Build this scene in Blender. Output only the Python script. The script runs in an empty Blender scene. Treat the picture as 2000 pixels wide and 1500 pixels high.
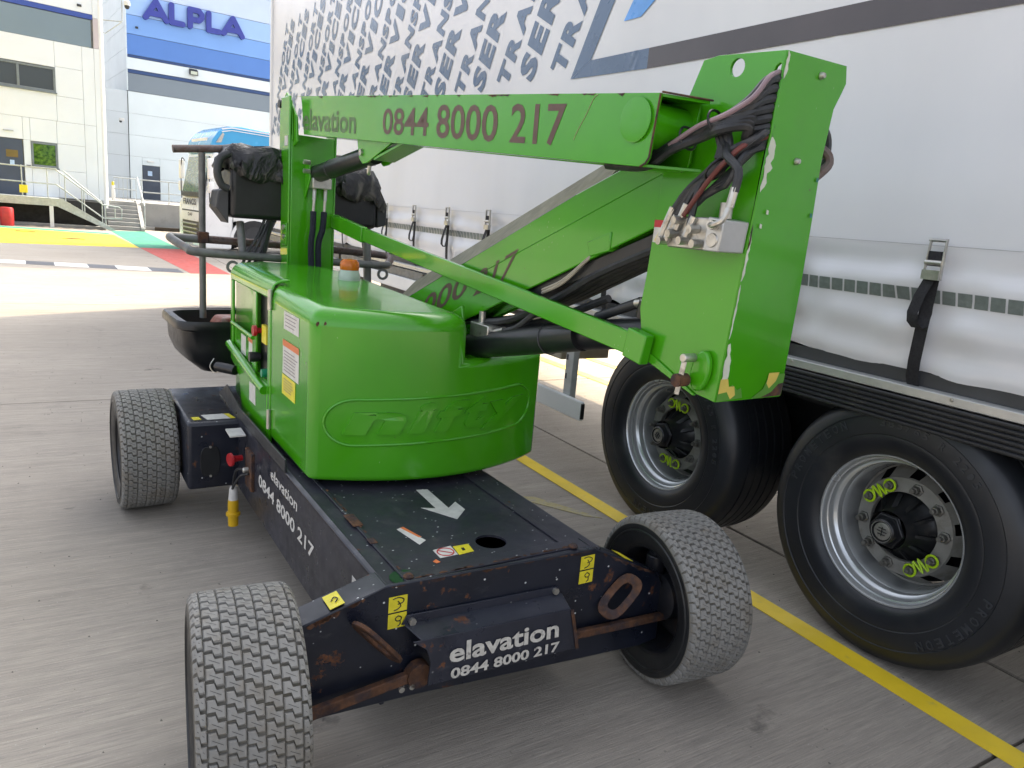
import bpy, bmesh, math, random
from mathutils import Vector, Matrix
rnd = random.Random(7)
PI = math.pi
scene = bpy.context.scene
COL = scene.collection

# ------------------------------------------------------------------ camera, sky, sun, exposure
H = 1.5835
cam_d = bpy.data.cameras.new('camera'); cam = bpy.data.objects.new('camera', cam_d); COL.objects.link(cam)
YAW, PITCH, ROLL = 0.5463, 0.2179, -0.0848
fw = Vector((math.sin(YAW)*math.cos(PITCH), math.cos(YAW)*math.cos(PITCH), -math.sin(PITCH)))
rt = Vector((math.cos(YAW), -math.sin(YAW), 0)); dn = fw.cross(rt)
r2 = rt*math.cos(ROLL) + dn*math.sin(ROLL); d2 = -rt*math.sin(ROLL) + dn*math.cos(ROLL)
M3 = Matrix((r2, -d2, -fw)).transposed()
cam.matrix_world = Matrix.Translation((0, 0, H)) @ M3.to_4x4()
cam_d.sensor_width = 36; cam_d.lens = 36*1440.67/2000
cam_d.clip_start = 0.05; cam_d.clip_end = 2000
scene.camera = cam

SUN_EL, SUN_AZ = math.radians(43), math.radians(63)     # azimuth from +Y towards +X
world = bpy.data.worlds.new('World'); scene.world = world; world.use_nodes = True
wn = world.node_tree.nodes; wl = world.node_tree.links
bg = wn['Background']; sky = wn.new('ShaderNodeTexSky'); sky.sky_type = 'NISHITA'; sky.sun_disc = False
sky.sun_elevation = SUN_EL; sky.sun_rotation = SUN_AZ; sky.air_density = .75; sky.dust_density = 6.0; sky.ozone_density = 1.0
hs = wn.new('ShaderNodeHueSaturation'); hs.inputs['Saturation'].default_value = .40; wl.new(sky.outputs[0], hs.inputs['Color']); wl.new(hs.outputs[0], bg.inputs[0]); bg.inputs[1].default_value = 0.15
sd = bpy.data.lights.new('sun', 'SUN'); sun = bpy.data.objects.new('sun', sd); COL.objects.link(sun)
sd.energy = 2.0; sd.angle = math.radians(0.53); sd.color = (1.0, 0.80, 0.52)
sv = Vector((math.sin(SUN_AZ)*math.cos(SUN_EL), math.cos(SUN_AZ)*math.cos(SUN_EL), math.sin(SUN_EL)))
sun.rotation_euler = sv.to_track_quat('Z', 'Y').to_euler()
vs = scene.view_settings
vs.view_transform = 'Standard'; vs.look = 'None'; vs.gamma = 1; vs.use_curve_mapping = False; vs.exposure = 1.9
scene.render.engine = 'CYCLES'

# ------------------------------------------------------------------ materials
def lin(r, g, b):
    f = lambda c: ((c/255+0.055)/1.055)**2.4 if c > 10 else c/255/12.92
    return (f(r), f(g), f(b))
class NT:
    def __init__(s, name):
        s.m = bpy.data.materials.new(name); s.m.use_nodes = True
        s.n = s.m.node_tree.nodes; s.l = s.m.node_tree.links; s.b = s.n['Principled BSDF']
        s.co = s.n.new('ShaderNodeTexCoord').outputs['Object']
    def mapped(s, scale=(1, 1, 1), rot=(0, 0, 0)):
        m = s.n.new('ShaderNodeMapping'); m.inputs['Scale'].default_value = scale; m.inputs['Rotation'].default_value = rot
        s.l.new(s.co, m.inputs[0]); return m.outputs[0]
    def noise(s, scale, detail=4, rough=.55, vec=None):
        t = s.n.new('ShaderNodeTexNoise'); t.inputs['Scale'].default_value = scale
        t.inputs['Detail'].default_value = detail; t.inputs['Roughness'].default_value = rough
        s.l.new(vec if vec else s.co, t.inputs['Vector']); return t.outputs['Fac']
    def ramp(s, fac, a, b, ca=0., cb=1.):
        r = s.n.new('ShaderNodeMapRange'); r.inputs[1].default_value = a; r.inputs[2].default_value = b
        r.inputs[3].default_value = ca; r.inputs[4].default_value = cb; s.l.new(fac, r.inputs[0]); return r.outputs[0]
    def mix(s, fac, a, b):
        m = s.n.new('ShaderNodeMix'); m.data_type = 'RGBA'
        for i, v in ((0, fac), (6, a), (7, b)):
            if hasattr(v, 'links'): s.l.new(v, m.inputs[i])
            elif i == 0: m.inputs[0].default_value = v
            else: m.inputs[i].default_value = (*v, 1)
        return m.outputs[2]
    def math(s, op, a, b=0.):
        m = s.n.new('ShaderNodeMath'); m.operation = op
        for i, v in ((0, a), (1, b)):
            if hasattr(v, 'links'): s.l.new(v, m.inputs[i])
            else: m.inputs[i].default_value = v
        return m.outputs[0]
    def bump(s, h, strength=.3, dist=.01):
        b = s.n.new('ShaderNodeBump'); b.inputs['Strength'].default_value = strength; b.inputs['Distance'].default_value = dist
        s.l.new(h, b.inputs['Height'])
        if s.b.inputs['Normal'].links: s.l.new(s.b.inputs['Normal'].links[0].from_socket, b.inputs['Normal'])
        s.l.new(b.outputs[0], s.b.inputs['Normal'])
    def col(s, c):
        if hasattr(c, 'links'): s.l.new(c, s.b.inputs['Base Color'])
        else: s.b.inputs['Base Color'].default_value = (*c, 1)
    def set(s, **k):
        for a, v in k.items():
            i = s.b.inputs[a.replace('_', ' ')]
            if hasattr(v, 'links'): s.l.new(v, i)
            else: i.default_value = v
        return s
MC = {}
def pm(name, c, rough=.5, metal=0., var=.15, scale=6, bump=0., bscale=60, coat=0., dirt=None, dcol=(.12, .10, .08), dth=.58, dscale=5):
    if name in MC: return MC[name]
    t = NT(name); n = t.noise(scale, 5)
    lo = tuple(x*(1-var) for x in c); hi = tuple(min(1, x*(1+var)) for x in c)
    cc = t.mix(t.ramp(n, .3, .7), lo, hi)
    if dirt:
        d = t.ramp(t.noise(dscale, 8, .68), dth, dth+.12, 0, dirt); cc = t.mix(d, cc, dcol)
    t.col(cc); t.set(Metallic=metal)
    t.l.new(t.ramp(t.noise(scale*3, 3), .3, .7, rough*.85, min(1, rough*1.15)), t.b.inputs['Roughness'])
    if bump: t.bump(t.noise(bscale, 4), bump, .002)
    if coat: t.set(Coat_Weight=coat, Coat_Roughness=.08)
    MC[name] = t.m; return t.m

def green_mat():
    t = NT('green machine paint')
    cc = t.mix(t.ramp(t.noise(2.2, 4), .3, .7), (.046, .300, .003), (.060, .345, .005))
    grime = t.ramp(t.noise(1.6, 7, .6, t.mapped((1, 1, .35))), .52, .78, 0, .28)
    cc = t.mix(grime, cc, (.075, .17, .025))
    sp = t.ramp(t.noise(38, 3, .5), .735, .75, 0, .9)
    sp = t.math('MULTIPLY', sp, t.ramp(t.noise(3.1, 3), .5, .62))
    cc = t.mix(sp, cc, (.09, .05, .03))
    fl = t.n.new('ShaderNodeTexVoronoi'); fl.inputs['Scale'].default_value = 55
    t.l.new(t.mapped((1, 1, .45), (.5, .3, .2)), fl.inputs['Vector'])
    m = t.math('MULTIPLY', t.ramp(fl.outputs['Distance'], .05, .09, 1, 0), t.ramp(t.noise(4.4, 3), .58, .66))
    cc = t.mix(m, cc, (.25, .42, .18)); t.col(cc)
    t.l.new(t.ramp(t.noise(4, 4), .3, .7, .17, .26), t.b.inputs['Roughness'])
    t.set(Coat_Weight=.3, Coat_Roughness=.06)
    t.bump(t.noise(5, 1), .05, .004)
    return t.m
GREEN = green_mat()

def navy_mat(name, base=(.0065, .0085, .016), specks=1., rust=.62, top=False):
    t = NT(name)
    cc = t.mix(t.ramp(t.noise(5, 6), .35, .7), base, tuple(x*1.7+.002 for x in base))
    if top:
        cc = t.mix(t.ramp(t.noise(2.3, 7, .65), .45, .7, 0, .6), cc, (.036, .034, .046))
        cc = t.mix(t.ramp(t.noise(7.3, 6, .7), .55, .75, 0, .5), cc, (.075, .072, .070))
    cc = t.mix(t.ramp(t.noise(1, 7, .7, t.mapped((9, 3, 22), (.2, .3, .5))), .60, .72, 0, .30), cc, (.10, .10, .105))
    r = t.ramp(t.noise(6.5, 10, .72), rust, rust+.035)
    rc = t.mix(t.ramp(t.noise(40, 4), .35, .65), (.065, .022, .010), (.17, .065, .025))
    cc = t.mix(r, cc, rc)
    v = t.n.new('ShaderNodeTexVoronoi'); v.inputs['Scale'].default_value = 50; t.l.new(t.mapped((1, 2.0, 1.1), (.2, .5, .9)), v.inputs['Vector'])
    sep = t.n.new('ShaderNodeSeparateColor'); t.l.new(v.outputs['Color'], sep.inputs[0])
    m = t.math('MULTIPLY', t.ramp(v.outputs['Distance'], .13, .2, 1, 0), t.ramp(sep.outputs[0], .90, .92))
    m = t.math('MULTIPLY', m, specks); cc = t.mix(m, cc, (.55, .57, .57))
    t.col(cc); t.l.new(t.math('ADD', t.ramp(t.noise(11, 5), .3, .7, .42 if top else .22, .62 if top else .5), t.math('MULTIPLY', r, .4)), t.b.inputs['Roughness'])
    t.bump(r, .25, .0015); t.bump(t.noise(70, 3), .06, .002); return t.m
NAVY = navy_mat('navy chassis paint', specks=1.2, rust=.61)
NAVYTOP = navy_mat('weathered navy deck paint', (.014, .014, .024), 1.4, .66, True)
NAVYSIDE = navy_mat('dark chassis side paint', (.017, .018, .026), .5, .80)
RUST = pm('rusty steel', (.10, .045, .022), .8, .1, .5, 25, .4, 120, dirt=.7, dcol=(.02, .02, .03), dth=.45, dscale=18)

BLACK = pm('black plastic', (.012, .013, .015), .38, 0, .3, 10, .15, 90, dirt=.25, dcol=(.09, .085, .08), dth=.6)
RUB = pm('black rubber hose', (.022, .024, .027), .45, 0, .35, 30, .2, 200, dirt=.35, dcol=(.10, .09, .08), dth=.55, dscale=14)
def bag_mat():
    t = NT('dusty black vinyl cover'); cc = t.mix(t.ramp(t.noise(7, 6, .6), .4, .7), (.012, .012, .014), (.035, .034, .034))
    w_ = t.n.new('ShaderNodeTexNoise'); w_.inputs['Scale'].default_value = 9; w_.inputs['Detail'].default_value = 6; w_.inputs['Distortion'].default_value = 1.6
    t.l.new(t.mapped((1, 1, .6)), w_.inputs['Vector']); cc = t.mix(t.ramp(w_.outputs['Fac'], .54, .70, 0, .55), cc, (.22, .20, .17))
    t.col(cc); t.set(Roughness=.36); t.bump(w_.outputs['Fac'], 1., .03); return t.m
BAG = bag_mat()
CYL = pm('black cylinder paint', (.012, .013, .015), .34, 0, .2, 6, 0, 60, dirt=.2, dcol=(.10, .08, .06), dth=.68, dscale=20)
STEEL = pm('zinc plated steel', (.50, .49, .45), .34, .8, .25, 20, .1, 90, dirt=.5, dcol=(.15, .12, .09), dth=.55, dscale=30)
ALU = pm('milled aluminium', (.50, .51, .50), .33, .5, .08, 15)
GREYT = pm('grey galvanised tube', (.15, .155, .148), .48, .3, .25, 16, .2, 80, dirt=.6, dcol=(.20, .15, .12), dth=.55, dscale=22)
RUSTT = pm('paint splashed tube', (.16, .13, .12), .6, .2, .5, 26, .3, 80, dirt=.8, dcol=(.09, .045, .035), dth=.47, dscale=26)
TURF = pm('worn grey turf tyre rubber', (.225, .220, .205), .75, 0, .14, 5, .3, 150, dirt=.45, dcol=(.15, .125, .09), dth=.5, dscale=9)
TURFD = pm('dirty tyre groove rubber', (.135, .125, .104), .85, 0, .3, 9, .2, 150, dirt=.5, dcol=(.09, .078, .05), dth=.5)
RUBS = pm('black tyre sidewall', (.016, .017, .018), .42, 0, .3, 8, .15, 90, dirt=.4, dcol=(.06, .05, .04), dth=.55, dscale=7)
SIPE = pm('dark tyre slit', (.006, .006, .007), .9)
TYRE = pm('truck tyre rubber', (.013, .015, .019), .40, 0, .25, 4, .12, 140, dirt=.4, dcol=(.05, .048, .042), dth=.56, dscale=3)
TYREL = pm('moulded tyre lettering', (.034, .037, .042), .32)
RIM = pm('silver painted wheel', (.60, .62, .63), .24, .65, .04, 1, 0, 60, dirt=0, dcol=(.25, .24, .22), dth=.5, dscale=2)
RIMD = pm('dusty grey wheel disc', (.26, .255, .235), .5, .25, .2, 8, .1, 60, dirt=.5, dcol=(.13, .11, .08), dth=.5, dscale=10)
HUB = pm('black wheel hub', (.008, .009, .011), .33, 0, .3, 12, dirt=.5, dcol=(.05, .04, .03), dth=.55, dscale=12)
LIME = pm('lime green plastic clip', (.40, .62, .01), .4, 0, .05)
DKRIM = pm('black painted rim', (.013, .014, .018), .36, 0, .3, 8, .1, 60, dirt=.6, dcol=(.05, .035, .025), dth=.54, dscale=9)
CURT = None
def curtain_mat():
    t = NT('white pvc curtain')
    cc = t.mix(t.ramp(t.noise(.9, 5), .3, .7), (.70, .71, .74), (.76, .765, .785))
    cc = t.mix(t.ramp(t.noise(1.4, 5, .5, t.mapped((1, 1, .25))), .35, .75, 0, .20), cc, (.42, .41, .40))
    t.col(cc); t.set(Roughness=.24)
    t.bump(t.noise(1.3, 2, .4, t.mapped((1, 1, .35))), .25, .02)
    t.bump(t.noise(900, 1), .03, .0006); return t.m
CURT = curtain_mat()
INK = pm('slate blue curtain print', (.085, .14, .235), .28, 0, .1, 2, coat=.3)
INKREFL = pm('stripe print toned by reflection', (.060, .048, .050), .22, 0, .2, 2, coat=.3)  # brown stands for the reflection on the right part of the blue stripe
INKL = pm('sky blue curtain print', (.13, .36, .80), .3)
WEB = pm('black webbing strap', (.013, .013, .016), .75, 0, .3, 40, .3, 300)
TAPE = pm('grey reflective tape', (.20, .235, .225), .35, .2, .12, 60, .2, 500)
SKIRT = pm('black ribbed side rubber', (.022, .024, .028), .42, 0, .2, 6, .1, 50, dirt=.35, dcol=(.07, .065, .055), dth=.55)
WHITE = pm('white paint', (.72, .73, .72), .35, 0, .05, 3, coat=.2)
CREAM = pm('off white printed decal', (.60, .585, .55), .5, 0, .12, 30)
WDEC = pm('pale worn lettering', (.55, .53, .48), .6, 0, .2, 60, dirt=.85, dcol=(.03, .025, .03), dth=.60, dscale=22)
YDEC = pm('yellow warning sticker', (.72, .62, .03), .4, 0, .12, 40, dirt=.35, dcol=(.25, .2, .03), dth=.6, dscale=30)
ORDEC = pm('orange sticker band', (.65, .17, .05), .5)
BRTXT = pm('brown grey vinyl numerals', (.105, .058, .046), .5, 0, .15, 20)
FADED = pm('faded olive vinyl lettering', (.075, .14, .045), .45, 0, .4, 9)
REDP = pm('red plastic', (.45, .012, .02), .35)
YELP = pm('yellow plug plastic', (.70, .42, .01), .42, dirt=.4, dcol=(.35, .3, .15))
PINK = pm('pale pink cable sheath', (.24, .17, .19), .5)
ORHOSE = pm('red brown hose', (.14, .035, .028), .5)
AMBER = NT('amber beacon lens'); AMBER.col((.78, .20, .01)); AMBER.set(Roughness=.15, Transmission_Weight=.35); AMBER = AMBER.m
CLEARB = pm('clear grey beacon base', (.42, .50, .42), .2, coat=.3)
DKGLASS = NT('dark window glass'); DKGLASS.col((.03, .04, .045)); DKGLASS.set(Roughness=.06, Specular_IOR_Level=.8); DKGLASS = DKGLASS.m
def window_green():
    t = NT('glass painted with a hedge reflection'); t.col(t.mix(t.ramp(t.noise(9, 6), .35, .65), (.02, .06, .008), (.11, .22, .02))); t.set(Roughness=.08); return t.m  # green mottle paints a reflected hedge into the pane colour
YPAINT = pm('yellow road paint', (.78, .56, .02), .62, 0, .10, 5, .3, 120, dirt=.45, dcol=(.34, .29, .15), dth=.60, dscale=14)
REDPAINT = pm('red road paint', (.44, .075, .06), .7, 0, .12, 3, .2, 80)
GRNPAINT = pm('green road paint', (.035, .26, .16), .7, 0, .15, 2, .2, 80)
WPAINT = pm('white block paint', (.58, .60, .58), .6, 0, .08)
DPAINT = pm('dark grey block paint', (.075, .08, .095), .6, 0, .08)

def concrete_mat():
    t = NT('broom finished concrete')
    cc = t.mix(t.ramp(t.noise(.55, 8, .6), .3, .7), (.36, .318, .264), (.46, .412, .35))
    cc = t.mix(t.ramp(t.noise(1.4, 8, .7), .58, .78, 0, .5), cc, (.13, .12, .11))
    st = t.noise(1, 6, .65, t.mapped((1.2, 26, 1), (0, 0, .03)))
    cc = t.mix(t.ramp(st, .35, .7, 0, .5), cc, (.20, .182, .158))
    fine = t.noise(1, 4, .7, t.mapped((7, 150, 1), (0, 0, .03)))
    cc = t.mix(t.ramp(fine, .35, .68, 0, .55), cc, (.165, .155, .142))
    sp = t.ramp(t.noise(130, 2, .5), .66, .74, 0, .5); cc = t.mix(sp, cc, (.50, .48, .45))
    oil = t.ramp(t.noise(3.1, 6, .55), .68, .75, 0, .75); cc = t.mix(oil, cc, (.05, .047, .045))
    cc = t.mix(t.ramp(t.noise(.8, 9, .75, t.mapped((.35, 1.6, 1))), .52, .72, 0, .38), cc, (.14, .125, .108))
    dr = t.ramp(t.noise(26, 3, .5), .70, .73, 0, .7); cc = t.mix(t.math('MULTIPLY', dr, t.ramp(t.noise(1.3, 3), .5, .6)), cc, (.045, .04, .036))
    t.col(cc); t.set(Roughness=.85)
    t.bump(fine, .9, .006); t.bump(t.noise(150, 3), .35, .003); t.bump(st, .2, .004); return t.m
CONC = concrete_mat()
PCONC = pm('cast concrete', (.30, .30, .29), .85, 0, .12, 1.5, .3, 40, dirt=.35, dcol=(.18, .18, .17), dth=.55, dscale=2)
def clad(name, c, dirt=.18):
    return pm(name, c, .42, 0, .04, .6, .05, 20, dirt=dirt, dcol=tuple(x*.72 for x in c), dth=.58, dscale=.9)
CLW = clad('cream cladding', (.70, .75, .79), .15); CLG = clad('slate grey cladding', (.17, .235, .29)); CLN = clad('royal blue trim', (.035, .075, .33))
CLP = clad('pale pinkish cladding', (.52, .47, .50))
CW2 = clad('pale blue white cladding', (.72, .80, .83), .12); CG2 = clad('mid grey cladding', (.20, .245, .29)); CNAV = clad('navy trim', (.025, .065, .19))
CB1 = clad('cornflower blue cladding', (.09, .22, .58), .1); CB2 = clad('light cornflower cladding', (.19, .37, .76), .1)
CB3 = clad('powder blue cladding', (.34, .52, .86), .1); CB4 = clad('lilac white cladding', (.55, .66, .84), .1)
JOINT = pm('grey joint', (.20, .21, .21), .8)
SIGNB = clad('indigo sign letter', (.040, .055, .33), .05)
DOORM = pm('slate grey door paint', (.045, .062, .095), .4, 0, .1, 2)
GALV = pm('galvanised rail', (.42, .45, .45), .45, .35, .15, 12)
DARKIN = pm('recess shade wall', (.022, .021, .020), .9, 0, .3, 3)  # near black, puts the shade of the recess under the landing into the colour
TBLUE = pm('cyan blue cab paint', (.05, .36, .68), .25, 0, .04, 2, coat=.5)
TWHITE = pm('white cab paint', (.82, .83, .82), .3, 0, .03, 2, coat=.4)
CHAR = pm('charcoal plastic', (.03, .032, .035), .5)

# ------------------------------------------------------------------ mesh helpers
class MB:
    def __init__(s, T=None): s.v = []; s.f = []; s.mi = []; s.cm = 0; s.T = T
    def add(s, vs, fs):
        o = len(s.v); s.v += [tuple(x) for x in vs]
        for f in fs: s.f.append([o+i for i in f]); s.mi.append(s.cm)
        return s
    def box(s, x0, x1, y0, y1, z0, z1):
        v = [(x, y, z) for z in (z0, z1) for y in (y0, y1) for x in (x0, x1)]
        return s.add(v, [(0, 2, 3, 1), (4, 5, 7, 6), (0, 1, 5, 4), (2, 6, 7, 3), (0, 4, 6, 2), (1, 3, 7, 5)])
    def obox(s, c, a, b, d):
        c, a, b, d = map(Vector, (c, a, b, d)); v = [c+i*a+j*b+k*d for k in (-1, 1) for j in (-1, 1) for i in (-1, 1)]
        return s.add(v, [(0, 2, 3, 1), (4, 5, 7, 6), (0, 1, 5, 4), (2, 6, 7, 3), (0, 4, 6, 2), (1, 3, 7, 5)])
    def bar(s, p, q, w, h, up=(0, 0, 1)):
        p, q = Vector(p), Vector(q); d = q-p; sd_ = d.cross(Vector(up)).normalized(); u = sd_.cross(d).normalized()
        return s.obox((p+q)/2, sd_*w/2, d/2, u*h/2)
    def prism(s, pts, vec):
        n = len(pts); vec = Vector(vec); a = [Vector(p) for p in pts]; b = [p+vec for p in a]
        return s.add(a+b, [list(range(n))[::-1], list(range(n, 2*n))]+[(i, (i+1) % n, n+(i+1) % n, n+i) for i in range(n)])
    def poly(s, pts): return s.add(pts, [list(range(len(pts)))])
    def frame(s, p, d, ref=None):
        d = Vector(d).normalized(); r = Vector(ref) if ref else (Vector((0, 0, 1)) if abs(d.z) < .95 else Vector((1, 0, 0)))
        u = d.cross(r).normalized(); return u, u.cross(d).normalized()
    def cyl(s, p, q, r, r2=None, n=20, cap=True):
        p, q = Vector(p), Vector(q); r2 = r if r2 is None else r2; u, w = s.frame(p, q-p)
        ring = lambda c, R: [c+(u*math.cos(2*PI*i/n)+w*math.sin(2*PI*i/n))*R for i in range(n)]
        fs = [(i, (i+1) % n, n+(i+1) % n, n+i) for i in range(n)]
        if cap: fs += [list(range(n))[::-1], list(range(n, 2*n))]
        return s.add(ring(p, r)+ring(q, r2), fs)
    def tube(s, pts, r, n=8, smooth=True, closed=False, sub=5):
        P = [Vector(p) for p in pts]
        if smooth and len(P) > 2:
            Q = []
            m = len(P)
            for i in range(m if closed else m-1):
                p0 = P[(i-1) % m] if closed or i > 0 else P[0]; p1 = P[i]; p2 = P[(i+1) % m]
                p3 = P[(i+2) % m] if closed or i+2 < m else P[-1]
                for k in range(sub):
                    t = k/sub; Q.append(.5*((2*p1)+(-p0+p2)*t+(2*p0-5*p1+4*p2-p3)*t*t+(-p0+3*p1-3*p2+p3)*t**3))
            if not closed: Q.append(P[-1])
            P = Q
        m = len(P); vs = []; u = None
        for i in range(m):
            d = (P[(i+1) % m]-P[(i-1) % m]) if closed else (P[min(i+1, m-1)]-P[max(i-1, 0)])
            d.normalize()
            if u is None: u = s.frame(P[0], d)[0]
            else: u = (u-d*u.dot(d)).normalized()
            w = d.cross(u)
            vs += [P[i]+(u*math.cos(2*PI*k/n)+w*math.sin(2*PI*k/n))*r for k in range(n)]
        fs = []
        for i in range(m if closed else m-1):
            a = i*n; b = ((i+1) % m)*n
            fs += [(a+k, a+(k+1) % n, b+(k+1) % n, b+k) for k in range(n)]
        if not closed: fs += [list(range(n))[::-1], [(m-1)*n+k for k in range(n)]]
        return s.add(vs, fs)
    def lathe(s, prof, c, ax, n=48, close=False, ref=None):
        """prof: (radius, distance along axis)"""
        c, ax = Vector(c), Vector(ax).normalized(); u, w = s.frame(c, ax, ref); vs = []
        for r, t in prof: vs += [c+ax*t+(u*math.cos(2*PI*i/n)+w*math.sin(2*PI*i/n))*r for i in range(n)]
        m = len(prof); fs = []
        for j in range(m if close else m-1):
            a = j*n; b = ((j+1) % m)*n
            fs += [(a+i, a+(i+1) % n, b+(i+1) % n, b+i) for i in range(n)]
        if not close:
            if prof[0][0] > 1e-4: fs.append(list(range(n))[::-1])
            if prof[-1][0] > 1e-4: fs.append([(m-1)*n+i for i in range(n)])
        return s.add(vs, fs)
    def shell(s, prof, c, ax, n=48, ref=None):
        c, ax = Vector(c), Vector(ax).normalized(); u, w = s.frame(c, ax, ref); vs = []; fs = []
        for r, t in prof: vs += [c+ax*t+(u*math.cos(2*PI*i/n)+w*math.sin(2*PI*i/n))*r for i in range(n)]
        for j in range(len(prof)-1):
            a = j*n; b = a+n; fs += [(a+i, a+(i+1) % n, b+(i+1) % n, b+i) for i in range(n)]
        return s.add(vs, fs)
    def build(s, name, mats, parent=None, bevel=0, seg=2, smooth=40, recalc=True, angle=35, **tags):
        me = bpy.data.meshes.new(name)
        vs = [tuple(s.T(v)) for v in s.v] if s.T else s.v
        me.from_pydata(vs, [], s.f)
        if not isinstance(mats, (list, tuple)): mats = [mats]
        for m in mats: me.materials.append(m)
        if len(mats) > 1: me.polygons.foreach_set('material_index', s.mi)
        if recalc:
            bm = bmesh.new(); bm.from_mesh(me); bmesh.ops.recalc_face_normals(bm, faces=bm.faces); bm.to_mesh(me); bm.free()
        if smooth:
            me.shade_smooth(); me.set_sharp_from_angle(angle=math.radians(smooth))
        ob = bpy.data.objects.new(name, me); COL.objects.link(ob)
        if parent: ob.parent = parent
        if bevel:
            b = ob.modifiers.new('bevel', 'BEVEL'); b.width = bevel; b.segments = seg; b.limit_method = 'ANGLE'; b.angle_limit = math.radians(angle)
        for k, v in tags.items(): ob[k] = v
        return ob
def thing(name, label, cat, loc=(0, 0, 0), rz=0, group=None):
    o = bpy.data.objects.new(name, None); COL.objects.link(o); o.location = loc; o.rotation_euler = (0, 0, rz)
    o.empty_display_size = .1; o['label'] = label; o['category'] = cat
    if group: o['group'] = group
    return o
def tag(o, label, cat, group=None):
    o['label'] = label; o['category'] = cat
    if group: o['group'] = group
    return o
def copy_part(o, parent, loc=None, rz=None):
    c = o.copy(); COL.objects.link(c); c.parent = parent
    if loc is not None: c.location = loc
    if rz is not None: c.rotation_euler = (0, 0, rz)
    for ch in [x for x in bpy.data.objects if x.parent == o and x != c]:
        copy_part(ch, c)
    return c
# text: returns (verts, faces) with the string in a 0..1 x 0..1 box
TC = {}
def text_geo(s, bold=0., res=3, ext=0.):
    k = (s, bold, res, ext)
    if k in TC: return TC[k]
    cu = bpy.data.curves.new('t', 'FONT'); cu.body = s; cu.offset = bold; cu.resolution_u = res; cu.extrude = ext
    ob = bpy.data.objects.new('t', cu); COL.objects.link(ob)
    me = bpy.data.meshes.new_from_object(ob)
    v = [tuple(p.co) for p in me.vertices]; f = [tuple(p.vertices) for p in me.polygons]
    bpy.data.objects.remove(ob); bpy.data.meshes.remove(me); bpy.data.curves.remove(cu)
    x0 = min(p[0] for p in v); x1 = max(p[0] for p in v); y0 = min(p[1] for p in v); y1 = max(p[1] for p in v)
    v = [((p[0]-x0)/(x1-x0), (p[1]-y0)/(y1-y0), p[2]) for p in v]
    TC[k] = (v, f, (x1-x0)/(y1-y0)); return TC[k]
def put_text(mb, s, o, u, v, bold=0., shear=0., ext=0., nrm=None, fn=None, res=3, depth=0.):
    """string fills the parallelogram o + a*u + b*v"""
    g, f, _ = text_geo(s, bold, res, ext); o, u, v = Vector(o), Vector(u), Vector(v)
    nn = Vector(nrm) if nrm else u.cross(v).normalized()
    out = []
    for p in g:
        q = o+u*(p[0]+shear*(p[1]))+v*p[1]
        if ext: q = q+nn*(depth*(1 if p[2] > 0 else 0))
        out.append(fn(q) if fn else q)
    mb.add(out, f)

def put_word(mb, s, o, u, v, bold, gap=.10, fn=None):
    o, u, v = Vector(o), Vector(u), Vector(v); ws = [text_geo(c, bold, 3, 0.)[2]*(1.6 if c == 'I' else 1.) for c in s]
    tot = sum(ws)+gap*(len(s)-1); x = 0.
    for c, w_ in zip(s, ws):
        put_text(mb, c, o+u*(x/tot), u*(w_/tot), v, bold, 0., fn=fn); x += w_+gap
# ================================================================== GROUND
gmb = MB().box(-300, 300, -200, 400, -.6, -.03)
yard = gmb.build('ground', CONC, smooth=0); yard['kind'] = 'structure'
sl = MB(); g = .006
W_ = 5.25
base_slab = MB().prism([(g, g, -.03), (W_-g, g, -.03), (W_-g, W_-g, -.03), (g, W_-g, -.03)], (0, 0, .03)).build('slab', CONC, yard, bevel=.006, seg=1, smooth=0)
first = True
for i in range(-3, 4):
    for j in range(-2, 7):
        p = (3.13+W_*(i-1), 6.2+W_*(j-1), 0)
        if first: base_slab.location = p; first = False
        else: copy_part(base_slab, yard, p)
def flat(name, pts, m, z=.004, parent=None, **k):
    o = MB().prism([(x, y, z-.003) for x, y in pts], (0, 0, .003)).build(name, m, parent, smooth=0)
    for a, b in k.items(): o[a] = b
    if not parent: o['kind'] = 'structure'
    return o
flat('bay_line', [(2.55, -3), (2.655, -3), (2.655, 9.5), (2.55, 9.5)], YPAINT)
flat('bay_line', [(4.72, 5.3), (4.85, 5.3), (4.85, 12), (4.72, 12)], YPAINT)
flat('bay_line', [(5.38, 5.3), (5.51, 5.3), (5.51, 12), (5.38, 12)], YPAINT)
flat('worn_paint_mark', [(2.08, 3.52), (2.30, 3.42), (2.50, 3.02), (2.42, 3.08), (2.25, 3.34)], pm('worn yellow paint', (.42, .36, .17), .7, 0, .3, 20, dirt=.8, dcol=(.25, .24, .22), dth=.47, dscale=20), .003)
flat('yellow_area', [(-12, 29.2), (-1.2, 28.9), (1.24, 28.35), (1.61, 22.85), (-1.5, 22.3), (-12, 21.9)], YPAINT)
flat('green_strip', [(-12, 30.4), (-2.0, 30.05), (1.1, 29.39), (1.24, 28.37), (-1.2, 28.92), (-12, 29.22)], GRNPAINT)
flat('green_walkway', [(1.25, 30.9), (2.44, 31.7), (2.67, 23.04), (1.62, 22.86)], GRNPAINT)
flat('red_walkway', [(1.62, 22.84), (2.67, 23.02), (2.83, 16.25), (2.06, 16.19)], REDPAINT)
zx = [-7.2, -6.2, -5.15, -4.1, -3.1, -2.15, -1.21, -.76, -.30, .28, .76, 1.36, 1.82]
zx = [-4.4, -3.3, -2.3, -1.75, -.76, -.28, .29, .78, 1.37, 1.94]
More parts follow.
